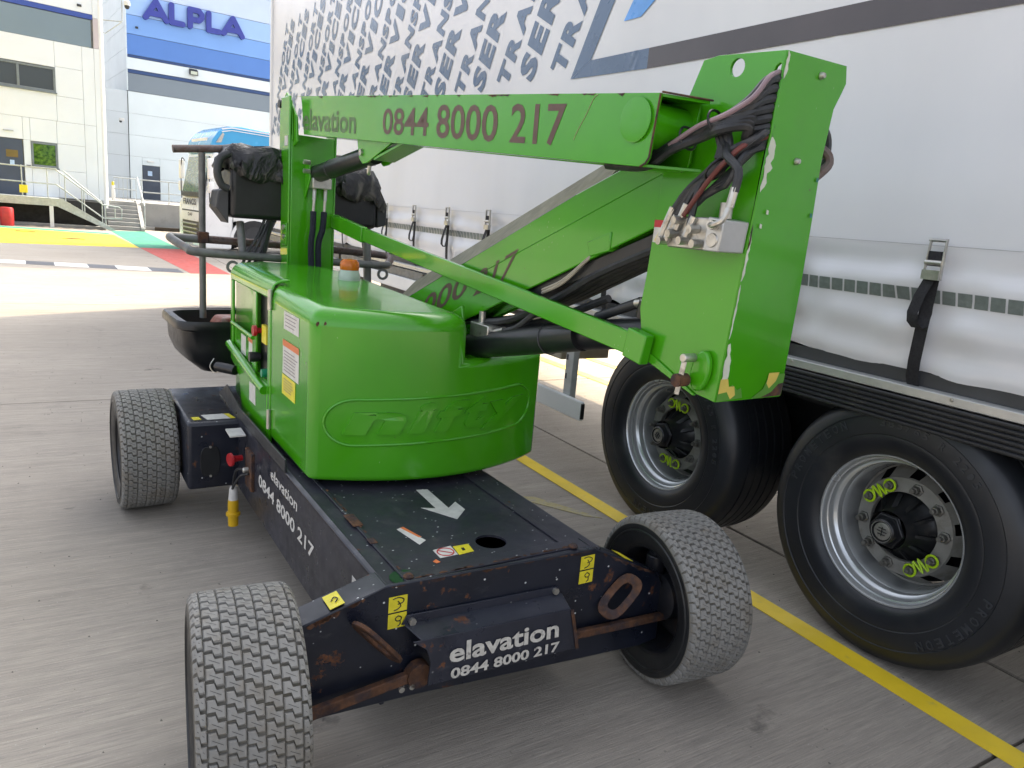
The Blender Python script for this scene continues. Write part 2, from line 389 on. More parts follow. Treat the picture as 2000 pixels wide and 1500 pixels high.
for i in range(len(zx)-1):
    ya = lambda x: 17.55-.21*(x+.5); yb = lambda x: 16.80-.24*(x+.3)
    a, b = zx[i], zx[i+1]
    flat('painted_block', [(a, yb(a)), (b, yb(b)), (b-.03, ya(b)), (a-.03, ya(a))], WPAINT if i % 2 == 1 else DPAINT)
tag(MB().box(-1.45, -.93, 27.5, 27.7, 0.004, .02).build('drain_cover', CHAR), 'dark slot drain cover at the back edge of the yellow paint', 'drain', 'dark drain covers'); 
tag(MB().box(-.2, .35, 25.1, 25.3, 0.004, .02).build('drain_cover', CHAR), 'dark slot drain cover in the middle of the yellow paint', 'drain', 'dark drain covers')

gr_ = MB()
for i in range(900):
    x_ = rnd.uniform(-1.5, 5); y_ = rnd.uniform(1.0, 9); q = rnd.uniform(.0015, .0045)
    gr_.add([(x_-q, y_-q*.6, .0), (x_+q, y_-q, .0), (x_+q*.2, y_+q, .0), (x_, y_, q*1.1)], [(0, 1, 3), (1, 2, 3), (2, 0, 3)])
gr_ = gr_.build('grit', pm('grey grit', (.16, .15, .13), .9, 0, .6, 90), smooth=0, recalc=False); gr_['kind'] = 'stuff'; gr_['label'] = 'scattered grit on the concrete yard'; gr_['category'] = 'grit'
# ================================================================== BOOM LIFT
ROOT = thing('boom_lift', 'bright green trailer style boom lift on a navy chassis with grey turf tyres', 'boom lift', (1.085, 1.79, 0), .027)
PS = .05
def U(p):
    l, o, z = p; return (.1+l*math.cos(PS)-o*math.sin(PS), 1.2+l*math.sin(PS)+o*math.cos(PS), z)

# ---- chassis
ch = MB()
ch.box(-.37, -.355, -.02, 2.30, .185, .545)            # left side plate
ch.box(.385, .40, -.02, 2.30, .185, .545)
ch.prism([(-.37, -.005, .545), (-.37, 2.3, .545), (-.352, 2.3, .554), (-.352, -.005, .554)], (.0, 0, -.012))
CH = ch.build('chassis_side', NAVYSIDE, ROOT, bevel=.004)
dk = MB()
N = 32; hx, hy, hr = .07, .15, .052
outer = [(-.352, -.02), (.385, -.02), (.385, 2.3), (-.352, 2.3)]
# deck plate with a round hole
vs = []; sq = [(-.352, -.02), (.385, -.02), (.385, .5), (-.352, .5)]
ring = [(hx+hr*math.cos(2*PI*i/N), hy+hr*math.sin(2*PI*i/N)) for i in range(N)]
bxr = []
for i in range(N):
    a = 2*PI*i/N; c, s_ = math.cos(a), math.sin(a)
    t = min([(.385-hx)/c if c > 1e-6 else 9, (-.352-hx)/c if c < -1e-6 else 9, (.5-hy)/s_ if s_ > 1e-6 else 9, (-.02-hy)/s_ if s_ < -1e-6 else 9])
    bxr.append((hx+t*c, hy+t*s_))
corners = {}
V = [(x, y, .549) for x, y in ring]+[(x, y, .549) for x, y in bxr]+[(x, y, .541) for x, y in ring]+[(x, y, .549) for x, y in sq]
F_ = []
for i in range(N):
    j = (i+1) % N; F_.append((i, N+i, N+j, j)); F_.append((i, j, 2*N+j, 2*N+i))
    for k, (sx, sy) in enumerate(sq):
        a1 = math.atan2(bxr[i][1]-hy, bxr[i][0]-hx); a2 = math.atan2(bxr[j][1]-hy, bxr[j][0]-hx); ac = math.atan2(sy-hy, sx-hx)
        if a2 < a1: a2 += 2*PI
        if ac < a1: ac += 2*PI
        if a1 < ac < a2: F_.append((N+i, 3*N+k, N+j))
dk.add(V, F_)
dk.poly([(-.352, .5, .549), (.385, .5, .549), (.385, 2.3, .549), (-.352, 2.3, .549)])
deck = dk.build('deck_plate', NAVYTOP, ROOT, recalc=False, smooth=0)
for p in deck.data.polygons:
    pass
cov = MB(); cov.box(-.30, .31, -.005, .05, .5505, .5575); cov.box(-.30, -.285, .05, 1.0, .5505, .556); 
cov.box(.275, .30, .05, 1.0, .5505, .5555)
cov.build('cover_seam', NAVYTOP, deck, bevel=.002)
MB().box(-.31, -.275, .40, .50, .556, .560).build('latch', RUST, deck, bevel=.002)
MB().box(-.305, -.28, .26, .30, .556, .559).build('latch', RUST, deck, bevel=.002)
MB().lathe([(.0001, .551), (.045, .5515), (.0001, .552)], (-.29, .03, 0), (0, 0, 1), 14).build('paint_spill', pm('dark green spill', (.006, .045, .015), .3), deck)
for x, y in ((-.285, .015), (.295, -.0)):
    MB().lathe([(.016, .557), (.016, .561), (.009, .567), (.0001, .567)], (x, y, 0), (0, 0, 1), 8).build('bolt', RUST, deck)
for x, y in ((.30, .42),):
    MB().lathe([(.010, .549), (.010, .553), (.0001, .554)], (x, y, 0), (0, 0, 1), 8).build('rivet', RUST, deck)
inner = MB().box(-.35, .38, -.01, 2.2, .20, .215); inner.build('chassis_floor', NAVY, ROOT)
# decals on deck
ar = [(.031, .652), (.074, .643), (.092, .478), (.119, .500), (.117, .418), (.050, .350), (-.030, .490), (.006, .470), (.022, .480)]
ar = [(.031, .652), (.074, .643), (.067, .450), (.117, .495), (.117, .418), (.050, .350), (-.026, .486), (.022, .463)]
MB().prism([(x, y, .5495) for x, y in ar], (0, 0, .0012)).build('arrow_decal', CREAM, deck, smooth=0)
def dec(pts, m, z=.5497, name='sticker', par=None):
    return MB().prism([(x, y, z) for x, y in pts], (0, 0, .0008)).build(name, m, par or deck, smooth=0)
dec([(-.180, .345), (-.165, .352), (-.125, .235), (-.158, .212)], CREAM)
dec([(-.165, .352), (-.152, .356), (-.128, .262), (-.138, .262)], ORDEC, .5498)
d = dec([(-.137, .160), (-.070, .168), (-.076, .104), (-.139, .102)], CREAM)
mm = MB().lathe([(.0285, 0), (.0285, .001), (.0245, .001), (.0245, 0)], (-.105, .134, .5505), (0, 0, 1), 24, close=True); mm.bar((-.123, .150, .551), (-.088, .118, .551), .004, .001); mm.build('prohibition_ring', REDP, deck, smooth=0)
dec([(-.066, .160), (-.010, .160), (-.018, .106), (-.074, .100)], YDEC)
dec([(-.047, .140), (-.037, .140), (-.040, .122), (-.05, .122)], BLACK, .5505, 'symbol')
dec([(-.17, .09), (-.155, .10), (-.15, .078), (-.165, .075)], ORDEC)

rr = random.Random(3)
def rust_run(par, p, q, n, w, up, out, nm='rust_patch'):
    m = MB(); p, q, up, out = Vector(p), Vector(q), Vector(up), Vector(out)
    for i in range(n):
        t = rr.random(); L = rr.uniform(.006, .045); a = p.lerp(q, t); d = (q-p).normalized()*L; h = w*rr.uniform(.3, 1.)
        m.prism([a, a+d*.5-up*h*.2, a+d, a+d*.8+up*h*.7, a+d*.45+up*h, a+d*.15+up*h*.6], out)
    m.build(nm, RUST, par, smooth=0)
rust_run(deck, (-.28, .0, .558), (.29, .0, .558), 26, .012, (0, 1, 0), (0, 0, .0006))
rust_run(deck, (-.29, .05, .5565), (-.29, 1.0, .5565), 20, .010, (1, 0, 0), (0, 0, .0006))
# ---- front cross member
XB = MB()
prof = [(-.61, .50), (-.42, .555), (-.37, .572), (.36, .553), (.48, .50), (.66, .41), (.69, .36), (.70, .14), (.62, .13), (-.28, .20), (-.62, .215), (-.64, .24)]
XB.prism([(x, -.035, z) for x, z in prof], (0, .012, 0))
XB.prism([(-.62, -.035, .50), (-.62, .06, .50), (-.37, .06, .572), (-.37, -.035, .572)], (0, 0, -.012))
XB.prism([(.36, -.035, .553), (.36, .06, .553), (.68, .06, .40), (.68, -.035, .40)], (0, 0, -.012))
XB.box(-.37, .36, -.035, -.005, .545, .5535)
xb = XB.build('front_beam', NAVY, ROOT, bevel=.004)
MB().box(-.62, .66, .03, .12, .22, .34).build('front_axle', NAVY, ROOT, bevel=.008)
def fdec(pts, m, y=-.0362, name='sticker'):
    return MB().prism([(x, y, z) for x, z in pts], (0, -.0008, 0)).build(name, m, xb, smooth=0)
def glyph(y, pts, r=.0016):
    MB().tube([(x, y, z) for x, z in pts], r, 5).build('symbol', BLACK, xb)
for ox in (-.365, .305):
    fdec([(ox, .535), (ox+.056, .535), (ox+.056, .487), (ox, .487)], YDEC); fdec([(ox, .482), (ox+.056, .482), (ox+.056, .437), (ox, .437)], YDEC)
    gl = lambda *p: [(ox+a, b) for a, b in p]
    glyph(-.038, gl((.012, .528), (.028, .531), (.044, .524), (.042, .514), (.027, .510)))
    glyph(-.038, gl((.027, .520), (.033, .512), (.036, .503), (.026, .495), (.016, .493)))
    glyph(-.038, gl((.030, .474), (.040, .468), (.037, .459), (.026, .459), (.022, .467), (.030, .474)))
    glyph(-.038, gl((.036, .460), (.037, .448), (.030, .442)))
sx = [(-.53, -.03, .5325), (-.49, -.03, .5445), (-.49, .04, .5445), (-.53, .04, .5325)]
MB().prism(sx, (0, 0, .001)).build('sticker', YDEC, xb, smooth=0)
MB().tube([(-.518, 0, .540), (-.507, .012, .5435), (-.500, 0, .5455), (-.510, -.012, .5425)], .0015, 5).build('symbol', BLACK, xb)
MB().prism([(.50, -.03, .4915), (.54, -.03, .4725), (.54, .04, .4725), (.50, .04, .4915)], (0, 0, .001)).build('sticker', YDEC, xb, smooth=0)
rust_run(xb, (-.60, -.0355, .498), (-.42, -.0355, .552), 16, -.016, (0, 0, 1), (0, -.0006, 0)); rust_run(xb, (-.36, -.0355, .566), (.34, -.0355, .549), 22, -.010, (0, 0, 1), (0, -.0006, 0)); rust_run(xb, (.38, -.0355, .54), (.64, -.0355, .415), 16, -.016, (0, 0, 1), (0, -.0006, 0))
# lifting eyes
def eye(p0, p1, w, tilt, nm='lifting_eye'):
    """slotted lug: plate from p0 to p1 in direction tilt out of the beam"""
    m = MB(); a = Vector(p0); b = Vector(p1); L = (b-a); t = Vector(tilt); n = L.cross(t).normalized()*.006
    K = 20; ou = []; inn = []
    Ln = L.normalized(); tn = t.normalized(); hl = L.length/2; c = (a+b)/2+t/2; hw = t.length/2
    for i in range(K):
        an = 2*PI*i/K; ca, sa = math.cos(an), math.sin(an)
        sg = lambda v, p: math.copysign(abs(v)**p, v)
        ou.append(c+Ln*hl*sg(ca, .6)+tn*hw*sg(sa, .75)); inn.append(c+Ln*hl*.62*sg(ca, .7)+tn*hw*.42*sg(sa, .7))
    vs = [p+n for p in ou]+[p+n for p in inn]+[p-n for p in ou]+[p-n for p in inn]; fs = []
    for i in range(K):
        j = (i+1) % K
        fs += [(i, j, K+j, K+i), (2*K+i, 3*K+i, 3*K+j, 2*K+j), (i, 2*K+i, 2*K+j, j), (K+i, K+j, 3*K+j, 3*K+i)]
    m.add(vs, fs); m.build(nm, RUST, xb, bevel=.002, seg=1)
eye((-.485, -.036, .495), (-.355, -.036, .345), .01, (.022, -.075, .02))
eye((.505, -.036, .455), (.375, -.036, .335), .01, (.045, -.07, -.035))
# tow plate
tp = MB()
tp.prism([(-.325, -.038, .445), (-.31, -.038, .472), (.215, -.038, .452), (.235, -.038, .415)], (0, -.006, 0))
tp.prism([(-.318, -.044, .447), (.232, -.044, .428), (.228, -.105, .402), (-.29, -.105, .425)], (0, -.004, -.004))
tp.prism([(-.318, -.105, .427), (.225, -.105, .405), (.262, -.110, .262), (-.268, -.110, .280), (-.262, -.108, .35), (-.275, -.106, .392)], (0, -.005, 0))
tow = tp.build('tow_plate', navy_mat('rust edged tow plate paint', (.016, .018, .028), .3, .62), ROOT, bevel=.002)
MB().prism([(.222, -.1115, .405), (.234, -.1115, .403), (.268, -.1165, .262), (.255, -.1165, .262)], (0, -.002, 0)).build('rusty_edge', RUST, tow, smooth=0)
for x, z in ((-.295, .452), (.205, .440)): MB().cyl((x, -.044, z), (x, -.054, z), .011, n=8).build('bolt', STEEL, tow)
tm = MB(); put_text(tm, 'elavation', (-.205, -.1185, .335), (.385, 0, -.012), (0, .004, .060), .025); tm.build('tow_plate_name', WDEC, tow, smooth=0)
tm = MB(); put_text(tm, '0844 8000 217', (-.198, -.1195, .283), (.385, 0, -.010), (0, .001, .034), .03); tm.build('tow_plate_number', WDEC, tow, smooth=0)
# steering rods
MB().bar((-.62, -.075, .262), (-.262, -.06, .29), .022, .032).build('steering_rod', RUST, ROOT, bevel=.004)
MB().bar((.262, -.06, .272), (.76, -.05, .235), .022, .028).build('steering_rod', RUST, ROOT, bevel=.004)
MB().lathe([(.0001, -.02), (.038, -.02), (.040, .01), (.0001, .012)], (-.275, -.06, .29), (0, 1, 0), 16).build('rod_joint', RUST, ROOT)
MB().prism([(-.31, -.05, .24), (-.24, -.05, .24), (-.24, -.05, .30), (-.31, -.05, .30)], (0, .04, 0)).build('steering_bracket', NAVY, ROOT, bevel=.003)
for x in (-.298, -.33): MB().cyl((x, -.072, .262), (x, -.08, .262), .009, n=8).build('bolt', STEEL, ROOT)
# king pin assemblies at the front wheels
for sx_ in (-1, 1):
    k = MB(); x = .70*sx_ if sx_ > 0 else -.66
    k.cyl((x, .02, .18), (x, .02, .45), .035, n=14); k.box(x-.05, x+.05, -.03, .07, .26, .36)
    k.cyl((x-.02*sx_, .02, .46), (x+.02*sx_, .02, .46), .02, n=10); k.cyl((x, .0, .30), (x+.12*sx_, .0, .30), .045, n=16)
    k.bar((x, -.05, .43), (x+.05*sx_, -.02, .44), .04, .02)
    k.build('king_pin', DKRIM, ROOT, bevel=.004)
# side decals and lettering on left chassis plate
tm = MB(); put_text(tm, 'elavation', (-.3715, 1.215, .448), (0, -.385, 0), (0, -.006, .05), .018); tm.build('chassis_name', CREAM, CH, smooth=0)
tm = MB(); put_text(tm, '0844 8000 217', (-.3715, 1.42, .345), (0, -.80, 0), (0, -.006, .058), .025); tm.build('chassis_number', CREAM, CH, smooth=0)
MB().box(-.3718, -.371, .17, .235, .44, .475).build('torn_label', CREAM, CH, smooth=0)
MB().box(-.3718, -.371, 1.62, 1.67, .27, .33).build('torn_label', CREAM, CH, smooth=0)
MB().prism([(-.372, 1.9, .545), (-.372, 2.3, .555), (-.37, 2.1, .645), (-.37, 1.80, .60)], (.004, 0, 0)).build('mud_flap', CHAR, ROOT, smooth=0)
MB().box(-.374, -.366, 1.0, 1.85, .545, .60).build('guard_strip', CHAR, ROOT, bevel=.002)
# rear axle box
rb = MB().box(-.60, .62, 1.83, 2.55, .195, .53); RB = rb.build('rear_axle_box', NAVY, ROOT, bevel=.018, seg=3)
MB().prism([(-.545+.045*math.copysign(abs(math.cos(a))**.5, math.cos(a))+.045, 1.829, .335+.075*math.copysign(abs(math.sin(a))**.7, math.sin(a))) for a in [2*PI*i/20 for i in range(20)]], (0, -.004, 0)).build('recess_plate', BLACK, RB, bevel=.002)
for z in (.262, .408): MB().cyl((-.50, 1.826, z), (-.50, 1.82, z), .006, n=8).build('screw', STEEL, RB)
MB().prism([(-.57, 1.93, .5305), (-.535, 1.93, .5305), (-.53, 1.88, .5305), (-.565, 1.88, .5305)], (0, 0, .001)).build('sticker', YDEC, RB, smooth=0)
MB().prism([(-.52, 1.96, .5305), (-.415, 1.96, .5305), (-.40, 1.87, .5305), (-.505, 1.87, .5305)], (0, 0, .001)).build('sticker', CREAM, RB, smooth=0)
MB().prism([(-.413, 1.96, .5305), (-.39, 1.96, .5305), (-.375, 1.87, .5305), (-.398, 1.87, .5305)], (0, 0, .001)).build('sticker', YDEC, RB, smooth=0)
MB().obox((-.415, 1.68, .515), (.035, 0, 0), (0, .05, .003), (0, 0, .004)).build('white_plate', CREAM, ROOT, bevel=.001)
# isolator and charging plug
iso = MB(); iso.lathe([(.0001, 0), (.030, .0), (.032, .010), (.018, .018), (.014, .035), (.014, .06), (.0001, .06)], (-.455, 1.62, .405), (1, .25, 0), 16)
iso.build('isolator_knob', REDP, ROOT)
MB().box(-.385, -.368, 1.50, 1.62, .28, .46).build('bracket', RUST, ROOT, bevel=.003)
MB().lathe([(.014, 0), (.014, .03), (.009, .035), (.0001, .035)], (-.375, 1.56, .37), (-1, 0, 0), 10).build('cable_gland', STEEL, ROOT)
MB().tube([(-.395, 1.56, .37), (-.42, 1.62, .355), (-.425, 1.66, .30), (-.425, 1.68, .24)], .007, 8).build('charging_cable', RUB, ROOT)
MB().tube([(-.39, 1.53, .36), (-.415, 1.58, .335), (-.43, 1.64, .27), (-.43, 1.68, .235)], .006, 8).build('charging_cable', RUB, ROOT)
pl = MB(); pl.lathe([(.0001, .25), (.014, .25), (.019, .235), (.021, .20), (.023, .185)], (-.425, 1.68, 0), (0, 0, 1), 16); plc = pl.build('plug_cap', CREAM, ROOT)
MB().lathe([(.023, .186), (.025, .16), (.024, .125), (.033, .120), (.033, .108), (.024, .104), (.023, .055), (.0001, .055)], (-.425, 1.68, 0), (0, 0, 1), 18).build('plug_body', YELP, plc)

# ---- turf wheels (tyre with real lugs)
TR, TW = .300, .262
def crown(u):        # u across the tread, |u| > .8 rolls over the shoulder -> (offset, radius)
    k = abs(u); sg = 1 if u > 0 else -1; hx = TW*.5
    if k <= .8: return hx*.8*u/.8, TR-.0035*u*u
    t = (k-.8)/.34*1.15; return sg*(hx*.8+.0262*math.sin(t)), TR-.0022-.034*(1-math.cos(t))
def turf_wheel(name_label, loc, rz, flip=1):
    w = bpy.data.objects.new('wheel', None); COL.objects.link(w); w.parent = ROOT; w.location = loc; w.rotation_euler = (0, 0, rz)
    if name_label: w['label'] = name_label
    return w
def turf_parts(w):
    c = (0, 0, 0); ax = (1, 0, 0); h = .009
    pr = []
    for i in range(23):
        u = -1.14+2.28*i/22; x, r = crown(u); pr.append((r-h, x))
    xe_, re_ = pr[-1][1], pr[-1][0]
    MB().shell(pr, c, ax, 80).build('tyre', TURFD, w, smooth=50)
    for sg in (-1, 1):
        MB().shell([(re_+.002, sg*(xe_-.002)), (.262, sg*(xe_+.001)), (.250, sg*(xe_-.001)), (.247, sg*(xe_+.002)), (.243, sg*(xe_+.002)), (.240, sg*(xe_-.003)), (.215, sg*.122), (.198, sg*.116), (.190, sg*.112), (.184, sg*.100)], c, ax, 64).build('sidewall', RUBS, w, smooth=50)
    m = MB(); rows = 7; K = 54
    for r_ in range(rows):
        uc = (-1+(r_+.5)*2/rows)*1.10; du = 1.10/rows*.95
        edge = r_ in (0, rows-1)
        for k in range(K):
            a0 = 2*PI*(k+.5*(r_ % 2)+.18*r_)/K; hv = 2*PI/K*.5*.90; st = hv*.62
            top = [(-1, hv-st), (-.12, hv-st), (.12, hv+st*.6), (1, hv+st*.6)]
            bot = [(1, -hv+st), (.12, -hv+st), (-.12, -hv-st*.6), (-1, -hv-st*.6)]
            loop = top+bot
            def P(a, b, rr, sc=1.):
                u = uc+a*du*sc; u = max(-1.13, min(1.13, u)); x, rad = crown(u); ang = a0+b*sc; R = rad-rr
                return (x, R*math.cos(ang), R*math.sin(ang))
            lo = [P(a, b, h+.001, 1.05) for a, b in loop]; hi = [P(a, b, .0, .84) for a, b in loop]; mid = [P(a, b, .0035, .985) for a, b in loop]
            o = len(m.v); m.cm = 0
            m.add(lo+mid+hi, [])
            for i in range(8):
                j = (i+1) % 8; m.f += [[o+i, o+j, o+8+j, o+8+i], [o+8+i, o+8+j, o+16+j, o+16+i]]; m.mi += [0, 0]
            m.f += [[o+16, o+17, o+22, o+23], [o+17, o+18, o+21, o+22], [o+18, o+19, o+20, o+21]]; m.mi += [0, 0, 0]
            m.cm = 1
            sw = .035
            q = [P(-.6, -hv*.42, -.0006), P(-.55, -hv*.42+hv*.10, -.0006), P(.62, hv*.50, -.0006), P(.57, hv*.50-hv*.10, -.0006)]
            m.add(q, [(0, 1, 2, 3)])
    t = m.build('tread', [TURF, SIPE], w, smooth=0, recalc=False); t['kind'] = 'stuff'
    rp = [(.184, -.110), (.190, -.114), (.192, -.108), (.180, -.098), (.174, -.06), (.160, -.03), (.160, .03), (.174, .06), (.180, .098), (.192, .108), (.190, .114), (.184, .110)]
    MB().shell(rp, c, ax, 48).build('rim', DKRIM, w, smooth=60)
    MB().shell([(.166, -.02), (.12, -.035), (.08, -.02), (.075, -.05), (.05, -.06), (.0001, -.06)], c, ax, 32).build('rim_disc', DKRIM, w)
    MB().lathe([(.0001, .0), (.09, .0), (.085, .07), (.05, .09), (.0001, .09)], (-.02, 0, 0), ax, 24).build('hub', DKRIM, w)
w1 = turf_wheel('front turf tyre nearest the camera, cut by the bottom edge', (-.745, .0, .297), -.11); turf_parts(w1)
for lab, loc, rz in (('front turf tyre beside the yellow line, showing its black inner rim', (.757, -.02, .297), -.12+PI), ('rear turf tyre beside the navy axle box', (-.745, 2.25, .297), .02), (None, (.745, 2.25, .297), PI)):
    w = turf_wheel(lab, loc, rz)
    for chd in [x for x in bpy.data.objects if x.parent == w1]:
        c = chd.copy(); COL.objects.link(c); c.parent = w

# ---- superstructure turntable
MB().lathe([(.0001, .55), (.30, .55), (.30, .60), (.26, .62), (.0001, .62)], (.1, 1.25, 0), (0, 0, 1), 36).build('turntable', CHAR, ROOT)
# ---- engine cowl
def fr(x): return .672+.58*(x-.16)**2
def cowl():
    xs = [-.337, -.25, -.18, -.12, -.06, 0, .05, .09, .12, .15, .235]; xr = [.29, .34, .39, .44, .49, .54, .58, .61, .69]
    front = [(x, fr(x)) for x in xs+xr]
    back_low = [(.69, 1.02), (.60, 1.10), (.235, 1.10)]
    tall_back = [(.235, 2.0), (.17, 2.22), (.03, 2.36), (-.16, 2.40), (-.27, 2.33), (-.305, 2.20), (-.305, 1.356), (-.337, 1.356)]
    out = front+back_low+tall_back           # ccw seen from above
    n = len(out); nf = len(front); itl = 10; z0, z1 = .575, 1.045
    zt = lambda x, y: 1.222+.022*(y-.8)
    low = [(x, y, z0) for x, y in out]; mid = [(x, y, z1) for x, y in out]
    ibl = nf+2                                # index of (.235,1.10)
    tall_idx = list(range(0, itl+1))+list(range(ibl, n))
    top = {i: (out[i][0], out[i][1], zt(*out[i])) for i in tall_idx}
    vs = low+mid+[top[i] for i in tall_idx]; ti = {i: 2*n+k for k, i in enumerate(tall_idx)}
    fs = [list(range(n))[::-1]]
    for i in range(n):
        j = (i+1) % n
        fs.append((i, j, n+j, n+i))
        if i in ti and j in ti and not (i == itl and j == ibl): fs.append((n+i, n+j, ti[j], ti[i]))
    fs.append((n+itl, n+ibl, ti[ibl], ti[itl])[::-1])
    fs.append([ti[i] for i in tall_idx])
    fs.append([n+i for i in range(itl, ibl+1)])
    m = MB(); m.add(vs, fs)
    o = m.build('engine_cowl', GREEN, ROOT, smooth=50)
    me = o.data; at = me.attributes.new('bevel_weight_edge', 'FLOAT', 'EDGE')
    step = [(-.305, 2.20), (-.305, 1.356), (-.337, 1.356)]
    isst = lambda c: any(abs(c.x-a) < 1e-4 and abs(c.y-b) < 1e-4 for a, b in step)
    for e in me.edges:
        p, q = me.vertices[e.vertices[0]].co, me.vertices[e.vertices[1]].co
        if isst(p) and isst(q): continue
        vert = abs(p.x-q.x) < 1e-5 and abs(p.y-q.y) < 1e-5
        if vert:
            w = 0.
            if abs(p.x+.337) < 1e-4 and p.y < 1.2: w = .55
            elif abs(p.x-.235) < 1e-4 and max(p.z, q.z) > 1.1: w = .8
            elif abs(p.x-.69) < 1e-4: w = .6
            at.data[e.index].value = w; continue
        if p.z < .6 and q.z < .6: at.data[e.index].value = .35
        elif min(p.z, q.z) > 1.15: at.data[e.index].value = 1.
        elif abs(p.z-1.045) < 1e-3 and abs(q.z-1.045) < 1e-3:
            inner = (abs(p.x-.235) < 1e-4 and abs(q.x-.235) < 1e-4)
            if min(p.x, q.x) > .23: at.data[e.index].value = .5 if not inner else .3
    b = o.modifiers.new('bevel', 'BEVEL'); b.width = .062; b.segments = 6; b.limit_method = 'WEIGHT'; b.use_clamp_overlap = False
    return o
CW = cowl()
MB().prism([(.50, 1.05, .58), (.69, 1.05, .58), (.69, 2.1, .58), (.50, 2.1, .58)], (0, 0, .52)).build('rear_cowl', GREEN, ROOT, bevel=.04, seg=4)
MB().prism([(.50, 1.10, 1.0), (.64, 1.08, 1.0), (.60, 1.05, 1.14), (.50, 1.1, 1.18)], (0, .3, 0)).build('hinge_cover', GREEN, ROOT, bevel=.01)
# door
dz = MB()
def arcprof(x_out, zb, zt_, R, n=6):
    pts = [(x_out, zb)]
    for i in range(n+1):
        a = PI-(PI/2)*i/n; pts.append((x_out+R+R*math.cos(a), zt_-R+R*math.sin(a)))
    return pts
pr = arcprof(-.340, 1.178, 1.262, .06)+[(-.262, 1.263)]
pin = [(x+.012*(1 if i < 4 else .4), z-.003-.009*min(1, i/5)) for i, (x, z) in enumerate(pr)]
loop = pr+pin[::-1]
dz.prism([(x, 1.372, z) for x, z in loop], (0, .79, 0))
dz.box(-.340, -.326, 1.372, 1.42, .55, 1.178); dz.box(-.340, -.326, 2.115, 2.162, .80, 1.178)
dz.prism([(-.340, 1.42, .55), (-.340, 1.42, .80), (-.340, 2.162, .80), (-.340, 2.155, .77), (-.340, 1.96, .72), (-.340, 1.90, .55)], (.014, 0, 0))
door = dz.build('control_door', GREEN, ROOT, bevel=.006, seg=2)
MB().box(-.330, -.20, 1.42, 2.115, .80, .81).build('recess_floor', GREEN, door)
MB().box(-.22, -.205, 1.42, 2.115, .80, 1.178).build('recess_back', GREEN, door)
MB().box(-.332, -.21, 1.665, 1.672, .80, 1.178).build('recess_divider', GREEN, door)
MB().box(-.338, -.326, 1.632, 1.70, .80, 1.178).build('mullion', GREEN, door, bevel=.004)
MB().box(-.330, -.326, 1.70, 2.115, .82, .955).build('control_fascia', GREEN, door, bevel=.003)
MB().cyl((-.345, 1.66, .965), (-.345, 2.10, .965), .010, n=10).build('fascia_lip', GREEN, door)
MB().tube([(-.350, 1.425, .775), (-.352, 1.55, .790), (-.352, 1.9, .828), (-.350, 2.14, .85)], .020, 12, smooth=False).build('sill_roll', GREEN, door)
MB().box(-.300, -.27, 1.72, 2.10, .955, .985).build('grip_strip', pm('diamond tread grip', (.10, .10, .10), .5, .3, .6, 120, .8, 160), door)
MB().box(-.31, -.23, 1.43, 1.66, .80, 1.17).build('control_panel', BLACK, door)
MB().lathe([(.0001, 0), (.024, 0), (.026, .014), (.012, .022), (.012, .04)], (-.355, 1.62, 1.005), (1, 0, 0), 16).build('stop_button', REDP, door)
MB().box(-.325, -.31, 1.50, 1.58, .96, 1.04).build('stop_plate', YDEC, door)
MB().lathe([(.0001, 0), (.022, 0), (.024, .02), (.018, .05), (.0001, .05)], (-.37, 1.62, .885), (1, 0, 0), 14).build('key_switch', BLACK, door)
MB().lathe([(.0001, 0), (.018, 0), (.02, .03), (.0001, .03)], (-.345, 1.50, .835), (1, 0, 0), 14).build('green_knob', pm('green knob', (.01, .25, .12), .35), door)
for z0_ in (1.135, .62):
    MB().cyl((-.345, 1.362, z0_), (-.345, 1.362, z0_+.085), .010, n=10).build('hinge', STEEL, door)
MB().lathe([(.0001, -.08), (.024, -.08), (.026, -.02), (.024, .05), (.0001, .05)], (-.37, 2.06, .735), (.5, -.85, 0), 16).build('socket', BLACK, door)
MB().tube([(-.38, 2.10, .735), (-.42, 2.14, .70), (-.44, 2.16, .73), (-.42, 2.16, .77)], .003, 5).build('ring', STEEL, door)
def sdec(y0, y1, z0, z1, m, x=-.3378, name='sticker', par=CW, lip=0): return MB().box(x-.0008, x, y0, y1, z0, z1).build(name, m, par, smooth=0)
sdec(.967, 1.170, 1.090, 1.160, CREAM); s2 = sdec(.957, 1.180, .910, 1.046, CREAM); sdec(.957, 1.180, 1.022, 1.047, ORDEC, -.3388); sdec(1.0, 1.185, .823, .905, YDEC)
gt = pm('grey print', (.22, .20, .20), .6)
def lines(y0, y1, z0, z1, n, x=-.3392):
    m = MB()
    for i in range(n):
        z = z1-(z1-z0)*(i+.5)/n; m.box(x, x+.0003, y0+.01+rnd.random()*.04, y1-.01, z-.0018, z+.0018)
    m.build('print_lines', gt, CW, smooth=0)
lines(.975, 1.16, 1.10, 1.155, 4); lines(.965, 1.17, .92, 1.01, 7); lines(1.01, 1.17, .84, .895, 5)
sdec(1.70, 1.80, .835, .945, CREAM, -.3305, par=door); sdec(1.72, 1.81, .925, .945, ORDEC, -.3312, par=door); sdec(1.86, 1.96, .84, .935, CREAM, -.3305, par=door); sdec(1.62, 1.74, .655, .745, CREAM, -.3405, par=door)
